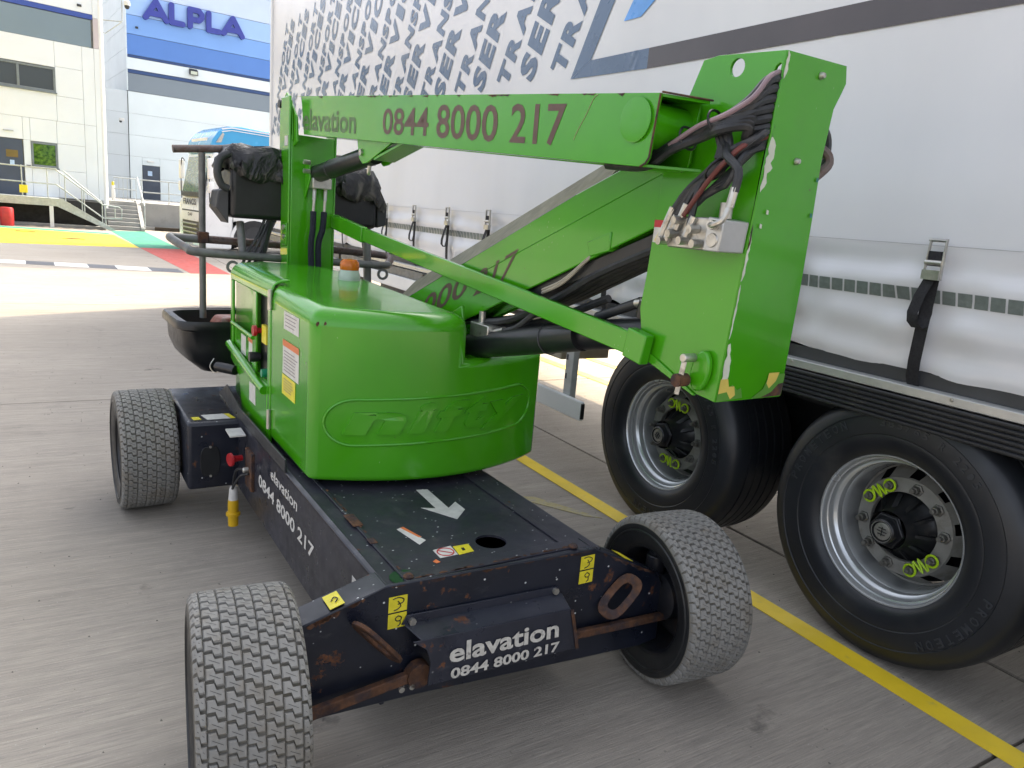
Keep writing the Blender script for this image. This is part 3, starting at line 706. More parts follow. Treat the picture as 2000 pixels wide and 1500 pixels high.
# embossed name on the cowl front
def onf(q, off=.0065): return Vector((q.x, fr(q.x)-off-(.75-q.y)*0, q.z))
em = MB()
for ch_, a0, a1, b0, b1 in (('n', 0, .27, 0, .74), ('i', .31, .40, 0, 1.), ('f', .43, .58, 0, 1.), ('t', .59, .73, 0, 1.), ('y', .735, 1., -.10, .80)):
    g_, f_, _ = text_geo(ch_, .05, 5, .02); out = []
    for a, b, c in g_:
        A_ = a0+(a1-a0)*a; B_ = b0+(b1-b0)*b
        x = -.235+A_*.74+B_*.055; z = .762+B_*.118
        out.append((x, fr(x)-(.0095 if c > 0 else -.004), z+.018*A_))
    em.add(out, f_)
em.build('embossed_name', GREEN, CW, smooth=30)
st = []
ang = [(.345, -PI/2+PI*i/16) for i in range(17)]+[(.345-.69*i/16, PI/2) for i in range(1, 16)]+[(-.345, PI/2+PI*i/16) for i in range(17)]+[(-.345+.69*i/16, -PI/2) for i in range(1, 16)]
for xo, a in ang:
    X = .155+xo+.102*math.cos(a); Z = .820+.088*math.sin(a)+.016*(X-.155)/.45
    st.append((X, fr(X)-.000, Z))
MB().tube(st, .0058, 8, smooth=False, closed=True).build('oval_moulding', GREEN, CW)
for (x, y, z) in ((-.315, .84, 1.165), (-.29, .815, 1.168)):
    MB().lathe([(.0001, 0), (.010, .001), (.0001, .004)], (x, fr(x)-.002+.008, z), (0, -1, 0), 7).build('chipped_paint', RUST, CW)
# beacon
bx_, by_ = U((.07, .44, 0))[:2]; bx_, by_ = .10, 1.66
bc = MB().lathe([(.052, 1.228), (.052, 1.262), (.046, 1.278), (.044, 1.288), (.0001, 1.288)], (bx_, by_, 0), (0, 0, 1), 24).build('beacon_base', CLEARB, ROOT)
MB().lathe([(.044, 1.289), (.046, 1.305), (.044, 1.325), (.032, 1.338), (.0001, 1.341)], (bx_, by_, 0), (0, 0, 1), 24).build('beacon_lens', AMBER, bc)

# ---- jib post (channel)
def zp(z): return 1.10+.02*(2.0-z)
po = MB(U)
A, B, yo = -.045, .195, 1.13
po.box(A, B, yo, yo+.012, 1.0, 1.93)
po.prism([(A, yo, 1.0), (A, yo, 2.12), (A, yo+.14, 2.12), (A, yo+.13, 1.75), (A, yo+.12, 1.0)], (-.012, 0, 0))
po.prism([(B, yo, 1.0), (B, yo, 2.0), (B, yo+.14, 2.0), (B, yo+.13, 1.75), (B, yo+.12, 1.0)], (.012, 0, 0))
post = po.build('jib_post', GREEN, ROOT, bevel=.006)
f1 = MB(U)
f1.prism([(-.022, 1.075, 1.89), (-.022, 1.20, 1.84), (-.022, 1.36, 1.86), (-.022, 1.36, 2.08), (-.022, 1.26, 2.15), (-.022, 1.19, 2.10), (-.022, 1.10, 2.02)], (-.012, 0, 0))
f1.build('pivot_bracket', GREEN, ROOT, bevel=.003)
f3 = MB(U); f3.prism([(-.036, 1.12, 1.90), (-.036, 1.20, 1.86), (-.036, 1.235, 2.13), (-.036, 1.15, 2.10)], (-.006, 0, 0)); f3.build('bracket_edge', GREEN, ROOT, bevel=.002)
MB(U).cyl((-.06, 1.30, 2.09), (-.02, 1.30, 2.09), .022, n=14).build('pivot_pin', CHAR, ROOT)
MB(U).box(-.0585, -.0575, 1.15, 1.20, 1.87, 1.92).build('sticker', CREAM, post, smooth=0)
# bolts and plates on the post
for z in (1.445, 1.395): MB(U).cyl((-.075, 1.16, z), (-.05, 1.16, z), .014, n=8).build('bolt', STEEL, post)
MB(U).box(-.066, -.057, 1.13, 1.20, 1.35, 1.47).build('hose_clamp', GREEN, post, bevel=.003)
# ---- upper boom
ub = MB(U)
bl = [(1.24, 2.128), (1.235, 1.95), (1.08, 1.931), (-1.33, 1.747), (-1.456, 1.742), (-1.485, 1.763), (-1.500, 1.922)]
bl = [(1.22, 2.130), (1.12, 2.120), (1.07, 1.929), (-1.456, 1.744), (-1.474, 1.752), (-1.484, 1.766), (-1.499, 1.920)]
t_ = .008
ub.prism([(0, a, b) for a, b in bl], (t_, 0, 0)); ub.prism([(.155-t_, a, b) for a, b in bl], (t_, 0, 0))
ub.prism([(t_, 1.12, 2.120), (t_, -1.499, 1.920), (.155-t_, -1.53, 1.920), (.155-t_, 1.12, 2.120)], (0, 0, -t_))
ub.prism([(t_, 1.07, 1.929), (t_, -1.40, 1.748), (.155-t_, -1.53, 1.744), (.155-t_, 1.07, 1.929)], (0, 0, t_))
UB = ub.build('upper_boom', GREEN, ROOT, bevel=.005, angle=30)
MB(U).box(.012, .143, -1.32, -1.31, 1.77, 1.90).build('boom_liner', CHAR, UB)
MB(U).cyl((.008, -1.425, 1.852), (.147, -1.425, 1.852), .060, n=28).build('pivot_tube', GREEN, UB)
MB(U).shell([(.054, 0), (.056, .007), (.052, .0075), (.0001, .0060)], (0, -1.425, 1.860), (-1, 0, 0), 32).build('pivot_cap', GREEN, UB)
rb_ = MB(U); rb_.tube([(-.001, -1.500, 1.918), (-.001, -1.485, 1.766), (-.001, -1.474, 1.752), (-.001, -1.456, 1.744)], .0028, 5, smooth=False); rb_.tube([(.002, -1.502, 1.922), (.155, -1.532, 1.922)], .0028, 5, smooth=False); rb_.build('worn_edge', RUST, UB)
sc = MB(U); sc.tube([(-.001, -1.262, 1.935), (-.001, -1.245, 1.925), (-.001, -1.22, 1.885), (-.001, -1.19, 1.845), (-.001, -1.175, 1.82)], .0012, 4); sc.build('scratch', pm('pale scratch', (.35, .33, .2), .6), UB)
sc = MB(U)
for k in range(26):
    y = 1.0-2.4*rnd.random(); z = 1.922+(y+1.5)*.0764-.002; sc.prism([(-.0008, y, z), (-.0008, y+.012+.05*rnd.random(), z+.001), (-.0008, y+.01, z-.003-.006*rnd.random())], (-.0004, 0, 0))
sc.build('chipped_paint', RUST, UB, smooth=0)
tm = MB(U); put_text(tm, 'elavation', (-.0012, 1.085, 1.952), (0, -.70, -.050), (0, .0, .105), .02); tm.build('boom_name', FADED, UB, smooth=0)
def boomtxt(s, y0, y1, z0, z1, h, nm='boom_number'):
    tm = MB(U); put_text(tm, s, (-.0012, y0, z0), (0, y1-y0, z1-z0), (0, 0, h), .012); tm.build(nm, BRTXT, UB, smooth=0)
boomtxt('0844', .105, -.300, 1.888, 1.864, .104); boomtxt('8000', -.362, -.775, 1.856, 1.826, .118); boomtxt('217', -.850, -1.130, 1.822, 1.803, .119)
# ---- upper cylinder
MB(U).cyl((.08, 1.09, 1.735), (.08, .345, 1.823), .045, n=28).build('jib_cylinder', CYL, ROOT)
MB(U).shell([(.0455, 0), (.0475, .002), (.0455, .004)], (.08, .86, 1.762), (0, -1, .118), 28).build('cylinder_band', CHAR, ROOT)
for x in (.025, .125):
    MB(U).prism([(x, .43, 1.885), (x, .40, 1.80), (x, .36, 1.775), (x, .31, 1.78), (x, .05, 1.862)], (.010, 0, 0)).build('cylinder_bracket', GREEN, UB, bevel=.002)
MB(U).prism([(.03, .25, 1.79), (.03, -.03, 1.850), (.13, -.03, 1.850), (.13, .25, 1.79)], (0, 0, .01)).build('gusset', GREEN, UB)
MB(U).cyl((.015, .37, 1.825), (.145, .37, 1.825), .015, n=12).build('pin', STEEL, UB)
for x in (.03, .13): MB(U).prism([(x, 1.13, 1.80), (x, 1.06, 1.775), (x, 1.05, 1.71), (x, 1.13, 1.60)], (.01, 0, 0)).build('cylinder_lug', GREEN, post, bevel=.003)
for z in (1.79, 1.745): MB(U).cyl((-.005, 1.05, z), (.03, 1.05, z), .012, n=8).build('bolt', STEEL, post)
vb = MB(U).box(.04, .145, 1.03, 1.10, 1.66, 1.715).build('valve_block', STEEL, post, bevel=.004)
for x, k in ((.065, 0), (.125, 1)):
    MB(U).cyl((x, 1.07, 1.66), (x-.005, 1.06, 1.60), .010, n=8).build('fitting', STEEL, vb)
    MB(U).cyl((x-.005, 1.06, 1.60), (x-.008, 1.06, 1.53), .008, n=8).build('fitting', STEEL, vb)
    MB(U).tube([(x-.008, 1.06, 1.54), (x-.012-.006*k, 1.05, 1.45), (x-.02-.02*k, 1.05, 1.35), (x-.01-.02*k, 1.04, 1.10)], .017, 8).build('hose', pm('navy textile sleeve', (.010, .012, .024), .85, 0, .3, 60, .5, 250), vb)
MB(U).tube([(.08, .40, 1.79), (.08, .41, 1.745), (.085, .42, 1.74)], .010, 8).build('fitting', STEEL, UB)
# ---- levelling link
lk = MB(U)
a0_, a1_ = Vector((.155, 1.12, 1.505)), Vector((.135, -1.39, 1.255))
lk.bar((.19, 1.12, 1.492), (.145, -1.385, 1.258), .022, .068)
link = lk.build('levelling_link', GREEN, ROOT, bevel=.004)
MB(U).bar((.20, 1.12, 1.495), (.178, .66, 1.448), .032, .078).build('link_end', GREEN, link, bevel=.004)
MB(U).bar((.148, -1.34, 1.265), (.145, -1.42, 1.252), .034, .088).build('link_end', GREEN, link, bevel=.004)

# ---- lower boom
lb = MB(U)
def lz(y): return 1.154-.421*(y-.27)          # top line  z at lon
k_ = 0
bt = [(.40, 1.105), (.136, 1.213), (-.974, 1.681), (-1.45, 1.862), (-1.52, 1.86), (-1.52, 1.67), (-1.349, 1.597), (-.403, 1.196), (.25, .93)]
lb.prism([(.19, a, b) for a, b in bt], (.008, 0, 0)); lb.prism([(.332, a, b) for a, b in bt], (.008, 0, 0))
lb.prism([(.19, .40, 1.105), (.19, .136, 1.213), (.19, -.974, 1.681), (.19, -1.45, 1.862), (.19, -1.46, 1.855), (.19, -.974, 1.672), (.19, .136, 1.204), (.19, .40, 1.096)], (.15, 0, 0))
lb.prism([(.19, .25, .93), (.19, -1.52, 1.67), (.19, -1.52, 1.678), (.19, .25, .938)], (.15, 0, 0))
LB = lb.build('lower_boom', GREEN, ROOT, bevel=.004)
MB(U).add([(.192, .38, 1.110), (.335, .38, 1.110), (.335, .38, 1.250), (.192, -1.12, 1.731), (.335, -1.12, 1.731), (.335, -1.12, 1.868)], [(0, 1, 2), (3, 5, 4), (0, 2, 5, 3), (1, 4, 5, 2), (0, 3, 4, 1)]).build('dirty_boom_top', pm('dusty faded green top', (.17, .165, .115), .7, 0, .2, 12), LB, smooth=0)
MB(U).tube([(.1895, -.35, 1.335), (.1895, -1.35, 1.745)], .0018, 4, smooth=False).build('boom_seam', GREEN, LB)
def lbt(s, y0, y1, za, h):
    tm = MB(U); sl_ = -.4215; put_text(tm, s, (.1888, y0, za), (0, y1-y0, (y1-y0)*sl_), (0, -.035, h), .012); tm.build('boom_number', BRTXT, LB, smooth=0)
lbt('8000', .16, -.335, 1.062, .108); lbt('217', -.395, -.650, 1.272, .108)
# hose tray under lower boom
ht = MB(U)
for k in range(5):
    x = .215+.024*k; ht.tube([(x, -.30, 1.16), (x, -.62, 1.215+.004*k), (x, -.9, 1.335), (x, -1.1, 1.44-.004*k), (x, -1.4, 1.56)], .014, 7)
ht.build('hose_bundle', RUB, LB)
MB(U).prism([(.205, -.70, 1.335), (.205, -.74, 1.305), (.205, -1.38, 1.545), (.205, -1.38, 1.60)], (.12, 0, 0)).build('hose_tray', BLACK, LB, bevel=.004)
for k in range(2): MB(U).tube([(.195, -.84, 1.355-.01*k), (.192, -.95, 1.40-.008*k), (.19, -1.05, 1.468), (.20, -1.09, 1.505)], .006, 6).build('cable', pm('beige cable', (.33, .30, .24), .5), LB)
MB(U).prism([(.185, -1.06, 1.535), (.185, -1.17, 1.575), (.185, -1.17, 1.515), (.185, -1.08, 1.49)], (.15, 0, 0)).build('boom_bracket', GREEN, LB, bevel=.004)
# lift cylinder
MB(U).cyl((.21, -.39, 1.072), (.21, -1.06, 1.232), .052, n=30).build('lift_cylinder', CYL, ROOT)
MB(U).cyl((.225, -1.03, 1.225), (.26, -1.50, 1.325), .049, n=30).build('cylinder_sleeve', CYL, ROOT)
MB(U).shell([(.053, 0), (.056, .002), (.053, .005)], (.21, -.885, 1.19), (0, -1, .239), 30).build('cylinder_band', CHAR, ROOT)
MB(U).prism([(.135, -.265, 1.172), (.135, -.405, 1.240), (.135, -.425, 1.15), (.135, -.420, 1.08), (.135, -.385, 1.028), (.135, -.34, 1.04), (.135, -.27, 1.10)], (.014, 0, 0)).build('cylinder_mount', GREEN, ROOT, bevel=.004)
MB(U).lathe([(.0001, 0), (.022, 0), (.024, .006), (.045, .008), (.046, .02)], (.115, -.385, 1.072), (1, 0, 0), 24).build('pin_boss', GREEN, ROOT)
MB(U).cyl((.11, -.385, 1.072), (.13, -.385, 1.072), .015, n=14).build('pin', CHAR, ROOT)
MB(U).box(.10, .24, -.43, -.30, 1.035, 1.043).build('mount_plate', CHAR, ROOT)
MB(U).box(.13, .19, -.45, -.36, 1.010, 1.016).build('sticker', YDEC, ROOT)
v = MB(U).box(.17, .24, -.55, -.42, 1.125, 1.18).build('manifold', STEEL, ROOT, bevel=.004)
MB(U).cyl((.20, -.46, 1.18), (.20, -.46, 1.225), .014, n=10).build('fitting', STEEL, v)
MB(U).cyl((.20, -.54, 1.15), (.20, -.62, 1.175), .014, n=10).build('fitting', STEEL, v)
MB(U).tube([(.20, -.61, 1.17), (.20, -.70, 1.20), (.21, -.80, 1.27), (.22, -.90, 1.31)], .012, 8).build('hose', RUB, v)
MB(U).tube([(.20, -.55, 1.13), (.22, -.70, 1.15), (.24, -.85, 1.19), (.25, -1.0, 1.22), (.26, -1.2, 1.27)], .019, 8).build('hose', RUB, v)
MB(U).tube([(.23, -.45, 1.15), (.25, -.60, 1.19), (.26, -.8, 1.24), (.27, -1.1, 1.36)], .014, 8).build('hose', RUB, v)
MB(U).cyl((.23, -1.10, 1.30), (.23, -1.29, 1.375), .016, n=10).build('sensor_rod', CHAR, ROOT)
MB(U).cyl((.22, -1.28, 1.37), (.22, -1.35, 1.385), .014, n=10).build('fitting', STEEL, ROOT)
MB(U).cyl((.22, -1.31, 1.33), (.22, -1.32, 1.38), .022, n=12).build('sensor_mount', CYL, ROOT)

# ---- knuckle (folded plates)
PL = [(-1.720, 2.023), (-1.52, 2.035), (-1.469, 2.029), (-1.432, 1.941), (-1.373, 1.743), (-1.364, 1.603), (-1.356, 1.457), (-1.346, 1.367), (-1.363, 1.294), (-1.392, 1.223), (-1.479, 1.192), (-1.588, 1.166), (-1.661, 1.158)]
kn = MB(U)
# left plate with hole and slot cut: built as a ring polygons via bmesh boolean-free triangulated fill
def plate_with_holes(outer, holes, x, th):
    bm = bmesh.new(); edges = []
    for loop in [outer]+holes:
        vv = [bm.verts.new((x, a, b)) for a, b in loop]
        for i in range(len(vv)): edges.append(bm.edges.new((vv[i], vv[(i+1) % len(vv)])))
    r = bmesh.ops.triangle_fill(bm, edges=edges, use_beauty=True)
    fcs = [g for g in r['geom'] if isinstance(g, bmesh.types.BMFace)]
    ext = bmesh.ops.extrude_face_region(bm, geom=fcs)
    for g in ext['geom']:
        if isinstance(g, bmesh.types.BMVert): g.co.x += th
    bm.verts.index_update(); V = [tuple(v.co) for v in bm.verts]; Fc = [[v.index for v in f.verts] for f in bm.faces]
    bm.free(); return V, Fc
hole = [(-1.582+.022*math.cos(2*PI*i/20), 1.999+.022*math.sin(2*PI*i/20)) for i in range(20)]
slot = [(-1.706, 1.996), (-1.697, 1.990), (-1.690, 1.970), (-1.676, 1.90), (-1.674, 1.83), (-1.680, 1.812), (-1.692, 1.805), (-1.708, 1.803)]
slot += [(-1.712, 1.85), (-1.7135, 1.95), (-1.7145, 1.985), (-1.711, 1.994)]
V_, F2 = plate_with_holes(PL, [hole, slot], .17, .010); kn.add(V_, F2)
# end plate, slightly leaning like the side edge
E0, E1 = (-1.722, 2.023), (-1.663, 1.158)
def el(z): return E0[0]+(E1[0]-E0[0])*(E0[1]-z)/(E0[1]-E1[1])
ep = [(.172, 2.023), (.414, 2.030), (.428, 1.99), (.418, 1.965), (.400, 1.925), (.398, 1.80), (.415, 1.65), (.433, 1.46), (.452, 1.175), (.450, 1.155), (.172, 1.158)]
kn.prism([(x, el(z)-.0, z) for x, z in ep], (0, .010, .0005))
kn.prism([(.385, el(2.0)+.01, 2.01), (.385, -1.48, 2.01), (.385, -1.40, 1.6), (.385, -1.40, 1.25), (.385, el(1.17)+.01, 1.17)], (.008, 0, 0))
KN = kn.build('knuckle_plates', GREEN, ROOT, bevel=.006, seg=3, angle=60)
MB(U).prism([(.169, -1.392, 1.223), (.169, -1.40, 1.25), (.169, -1.60, 1.163), (.169, -1.588, 1.160)], (-.006, 0, 0)).build('knuckle_rib', GREEN, KN, bevel=.002)
for (x, z) in ((.315, 1.990), (.29, 1.785), (.20, 1.55)):
    if z > 1.6: MB(U).lathe([(.0001, .012), (.006, .011), (.009, .004), (.009, 0)], (x, el(z)-.001, z), (0, -1, 0), 10).build('rivet', STEEL, KN)
CHIP = pm('white chipped primer', (.58, .62, .52), .6)
CL = [0]
def chip(pts, m=CHIP, side='end'):
    mb = MB(U); CL[0] += 1; k_ = .0006+.00025*CL[0]
    if side == 'end': mb.prism([(x, el(z)-k_, z) for x, z in pts], (0, -.0006, 0))
    else: mb.prism([(.1694, a, z) for a, z in pts], (-.0006, 0, 0))
    mb.build('chipped_paint', m, KN, smooth=0)
def jag(x0, z0, z1, w, n=9, m=CHIP):
    L_ = []; R_ = []
    for i in range(n):
        z = z0+(z1-z0)*i/(n-1); L_.append((x0+rnd.random()*w*.3, z)); R_.append((x0+w*(.45+.55*rnd.random())*(1 if 0 < i < n-1 else .2)+w*.2, z+rnd.random()*.004))
    chip(L_+R_[::-1], m)
jag(.171, 1.83, 1.74, .030, 10); jag(.1715, 1.77, 1.70, .018, 7); jag(.171, 1.60, 1.48, .010, 12); jag(.171, 1.47, 1.33, .007, 12, CHIP); jag(.172, 1.315, 1.20, .024, 9); jag(.171, 2.02, 1.96, .012, 7)
jag(.171, 1.62, 1.56, .006, 6, RUST)
YCH = pm('old yellow undercoat', (.60, .48, .10), .6); OLV = pm('dull green undercoat', (.085, .26, .03), .6)
chip([(.171, 1.205), (.185, 1.190), (.225, 1.204), (.248, 1.188), (.262, 1.194), (.275, 1.165), (.171, 1.160)], OLV)
chip([(.1715, 1.222), (.200, 1.222), (.210, 1.20), (.232, 1.20), (.242, 1.175), (.225, 1.164), (.205, 1.186), (.1715, 1.182)], YCH)
chip([(.375, 1.225), (.446, 1.225), (.448, 1.160), (.315, 1.160), (.36, 1.185)], OLV)
chip([(.372, 1.230), (.418, 1.230), (.410, 1.205), (.385, 1.185), (.37, 1.20)], YCH)
chip([(.355, 1.160), (.446, 1.161), (.446, 1.198), (.425, 1.196), (.40, 1.174)], RUST)
for x, z in ((.392, 1.75), (.398, 1.66), (.20, 1.62), (.215, 1.655)):
    chip([(x-.004, z+.006), (x+.004, z+.004), (x+.005, z-.006), (x-.003, z-.005)], pm('teal paint scuff', (.02, .20, .16), .5) if x > .21 and z != 1.655 else CHIP)
# latch boss near the bottom of the left plate
MB(U).prism([(.169, -1.612+.030*math.cos(a)-.006*math.sin(a), 1.232+(.058 if math.sin(a) > 0 else .055)*math.sin(a)) for a in [2*PI*i/20 for i in range(20)]], (-.020, 0, 0)).build('latch_boss', GREEN, KN, bevel=.005)
lp = MB(U); lp.cyl((.150, -1.590, 1.266), (.105, -1.590, 1.266), .012, n=10); lp.bar((.115, -1.590, 1.266), (.108, -1.582, 1.165), .010, .014); LP = lp.build('latch_pin', STEEL, KN, bevel=.002)
MB(U).cyl((.135, -1.584, 1.205), (.095, -1.584, 1.205), .018, n=14).build('latch_knob', RUST, KN)
# warning sticker on left plate
MB(U).box(.1680, .1695, -1.415, -1.366, 1.556, 1.618).build('sticker', CREAM, KN, smooth=0)
MB(U).box(.1672, .168, -1.415, -1.366, 1.598, 1.618).build('sticker_band', REDP, KN, smooth=0)
MB(U).prism([(.1672, -1.372, 1.560), (.1672, -1.412, 1.560), (.1672, -1.392, 1.595)], (.0006, 0, 0)).build('warning_triangle', YDEC, KN, smooth=0)
# manifold block
blk = MB(U).prism([(.072, -1.640, 1.632), (.072, -1.690, 1.626), (.072, -1.684, 1.549), (.072, -1.634, 1.549)], (.096, 0, 0)); BLK = blk.build('valve_block', ALU, KN, bevel=.003)
MB(U).box(.085, .165, -1.634, -1.50, 1.549, 1.63).build('valve_body', STEEL, BLK, bevel=.004)
MB(U).lathe([(.0001, .004), (.016, .004), (.018, 0)], (.072, -1.661, 1.576), (-1, 0, 0), 20).build('port_plug', STEEL, BLK)
MB(U).cyl((.075, -1.666, 1.612), (.045, -1.672, 1.612), .012, n=8).build('fitting', STEEL, BLK)
MB(U).tube([(.045, -1.672, 1.612), (.035, -1.690, 1.612), (.040, -1.712, 1.625), (.05, -1.718, 1.66)], .007, 8).build('elbow', STEEL, BLK)
MB(U).cyl((.05, -1.718, 1.655), (.055, -1.722, 1.70), .010, n=8).build('crimp', STEEL, BLK)
MB(U).cyl((.11, -1.66, 1.63), (.11, -1.66, 1.668), .016, n=12).build('fitting', STEEL, BLK)
for k, (a, z) in enumerate(((-1.60, 1.60), (-1.57, 1.57), (-1.53, 1.585), (-1.50, 1.565), (-1.615, 1.565), (-1.545, 1.62))):
    MB(U).cyl((.085, a, z), (.055, a+.004, z-.002), .011, n=8).build('fitting', STEEL, BLK)
MB(U).box(.20, .30, -1.69, -1.50, 1.80, 1.965).build('dark_slot_backing', CHAR, KN)  # charcoal box added behind the slot to darken its inside
# hoses: fan out of the slot into the boom end
hs = MB(U)
for k in range(7):
    z0 = 1.975-.022*k; e = k/6; x0 = .165
    hs.tube([(.185, -1.700, z0-.01), (x0-.035, -1.712+.006*k, z0-.025), (.105, -1.690, 1.905-.010*k), (.095-.004*k, -1.645, 1.873-.006*k), (.088, -1.575, 1.848-.004*k), (.082-.003*k, -1.50, 1.812-.003*k), (.075, -1.40, 1.790-.006*k), (.07, -1.25, 1.782-.004*k)], .0125, 8)
HS = hs.build('hose_bundle', RUB, KN)
MB(U).tube([(.170, -1.708, 1.975), (.120, -1.722, 1.955), (.085, -1.712, 1.905), (.070, -1.655, 1.870), (.062, -1.585, 1.848), (.060, -1.53, 1.822), (.062, -1.49, 1.803)], .0062, 8).build('pink_cable', PINK, KN)
h2 = MB(U)
ends = [(-1.49, 1.595), (-1.515, 1.60), (-1.545, 1.63), (-1.575, 1.60), (-1.50, 1.62)]
for k in range(5):
    ey, ez = ends[k]
    h2.tube([(.185, -1.69, 1.845-.006*k), (.135-.006*k, -1.712+.006*k, 1.83-.006*k), (.105-.004*k, -1.675+.004*k, 1.785), (.095, -1.635+.008*k, 1.745), (.088, (ey-1.60)/2+.002*k, 1.69), (.080, ey, ez)], .0095, 7)
for k in range(6):
    ey, ez = ends[k % 5]
    h2.tube([(.185, -1.695, 1.835-.005*k), (.150-.008*k, -1.690, 1.80-.004*k), (.120-.006*k, -1.650-.004*k, 1.745-.006*k), (.10, -1.615-.008*(k % 3), 1.70), (.092, -1.57+.010*(k % 3), 1.655), (.085, ey-.004, ez+.01)], .0085, 7)
h2.build('hose_bundle', RUB, KN)
MB(U).tube([(.170, -1.70, 1.83), (.100, -1.690, 1.80), (.075, -1.648, 1.745), (.075, -1.60, 1.69), (.072, -1.558, 1.63)], .0068, 8).build('red_hose', ORHOSE, KN)
for k, (ey, ez) in enumerate(ends): MB(U).cyl((.082, ey-.012, ez+.03), (.078, ey+.012, ez-.035), .0105, n=8).build('crimp', STEEL, KN)
MB(U).tube([(.11, -1.60, 1.855), (.10, -1.622, 1.82), (.09, -1.65, 1.80), (.07, -1.672, 1.775), (.06, -1.72, 1.74), (.055, -1.722, 1.69)], .0105, 8).build('hose', RUB, KN)
for k in range(3): MB(U).tube([(.11, -1.595-.014*k, 1.86), (.10, -1.612-.014*k, 1.83), (.095, -1.63-.012*k, 1.80), (.09, -1.63-.01*k, 1.77)], .011, 8).build('hose', RUB, KN)
for (y, z, a) in ((-1.61, 1.857, 0), (-1.525, 1.822, 0), (-1.63, 1.745, 1)):
    rg = []
    for i in range(14):
        t = 2*PI*i/14; rg.append((.088+.030*math.cos(t), y+(.010 if not a else -.018)*math.sin(t), z+(.028 if not a else .024)*math.sin(t)))
    MB(U).tube(rg, .0035, 5, smooth=False, closed=True).build('cable_tie', BLACK, KN)
MB(U).tube([(.37, -1.60, 1.90), (.445, -1.66, 1.89), (.455, -1.68, 1.83), (.435, -1.67, 1.77), (.37, -1.62, 1.73)], .010, 8).build('hose', RUB, KN)
MB(U).tube([(.37, -1.60, 1.845), (.435, -1.67, 1.835), (.455, -1.69, 1.80), (.42, -1.68, 1.76)], .013, 8).build('hose', RUSTT, KN)

# ---- basket
def utube(pts, r, nm, m=GREYT, par=None, **k):
    t = MB(U); t.tube(pts, r, 10, **k); return t.build(nm, m, par or ROOT)
BY = 1.50
utube([(-.555, BY, 1.803), (-.20, BY, 1.845), (.6, BY, 1.86)], .021, 'top_rail', RUSTT, smooth=False)
utube([(-.41, BY-.0, 1.80), (-.41, BY, .90)], .018, 'upright', smooth=False)
utube([(-.245, 1.36, 1.45), (-.245, 1.30, 1.27)], .022, 'upright', smooth=False)
utube([(.50, 1.36, 1.47), (.50, 1.30, 1.0)], .024, 'upright', smooth=False)
utube([(.62, 1.30, 1.255), (.55, 1.25, 1.252), (.1, 1.25, 1.265), (-.46, 1.25, 1.283), (-.53, 1.29, 1.30), (-.575, 1.44, 1.335), (-.575, 1.49, 1.345), (-.53, BY, 1.342), (-.42, BY, 1.338)], .0225, 'lower_ring', GREYT, sub=4)
utube([(-.42, BY, 1.34), (.1, BY, 1.325), (.62, BY, 1.30), (.70, 1.44, 1.285), (.62, 1.30, 1.255)], .0225, 'lower_ring', RUSTT, sub=4)
MB(U).obox((-.41, 1.49, 1.35), (.028, 0, 0), (0, .028, 0), (0, 0, .03)).build('tube_clamp', RUST, ROOT, bevel=.005)
MB(U).shell([(.020, -.006), (.034, -.006), (.034, .006), (.020, .006), (.020, -.006)], (-.315, 1.235, 1.215), (.1, 1, 0), 22).build('ring_eye', GREYT, ROOT)
MB(U).shell([(.020, -.006), (.034, -.006), (.034, .006), (.020, .006), (.020, -.006)], (.56, 1.235, 1.20), (.1, 1, 0), 22).build('ring_eye', GREYT, ROOT)
# basket floor tub
def tub():
    m = MB(U); lev = [(1.0, .925), (1.03, .935), (1.04, .92), (1.04, .89), (1.005, .88), (.995, .79), (.95, .715), (.84, .652), (.77, .640)]
    inn = [(.96, .925), (.93, .84), (.90, .76), (.80, .72)]
    def ringp(s, z, K=28):
        out = []
        for i in range(K):
            a = 2*PI*i/K; c, sn = math.cos(a), math.sin(a)
            out.append((.10+.672*s*math.copysign(abs(c)**.22, c), 1.47+.27*s*math.copysign(abs(sn)**.26, sn), z-.012))
        return out
    rings = [ringp(s, z) for s, z in inn[::-1]]+[ringp(s, z) for s, z in lev]; K = 28
    for r in rings: m.v += r
    for j in range(len(rings)-1):
        for i in range(K): m.f.append([j*K+i, j*K+(i+1) % K, (j+1)*K+(i+1) % K, (j+1)*K+i]); m.mi.append(0)
    m.f.append(list(range(K))[::-1]); m.mi.append(0); m.f.append([(len(rings)-1)*K+i for i in range(K)]); m.mi.append(0)
    return m.build('basket_tub', BLACK, ROOT, smooth=50)
tub()
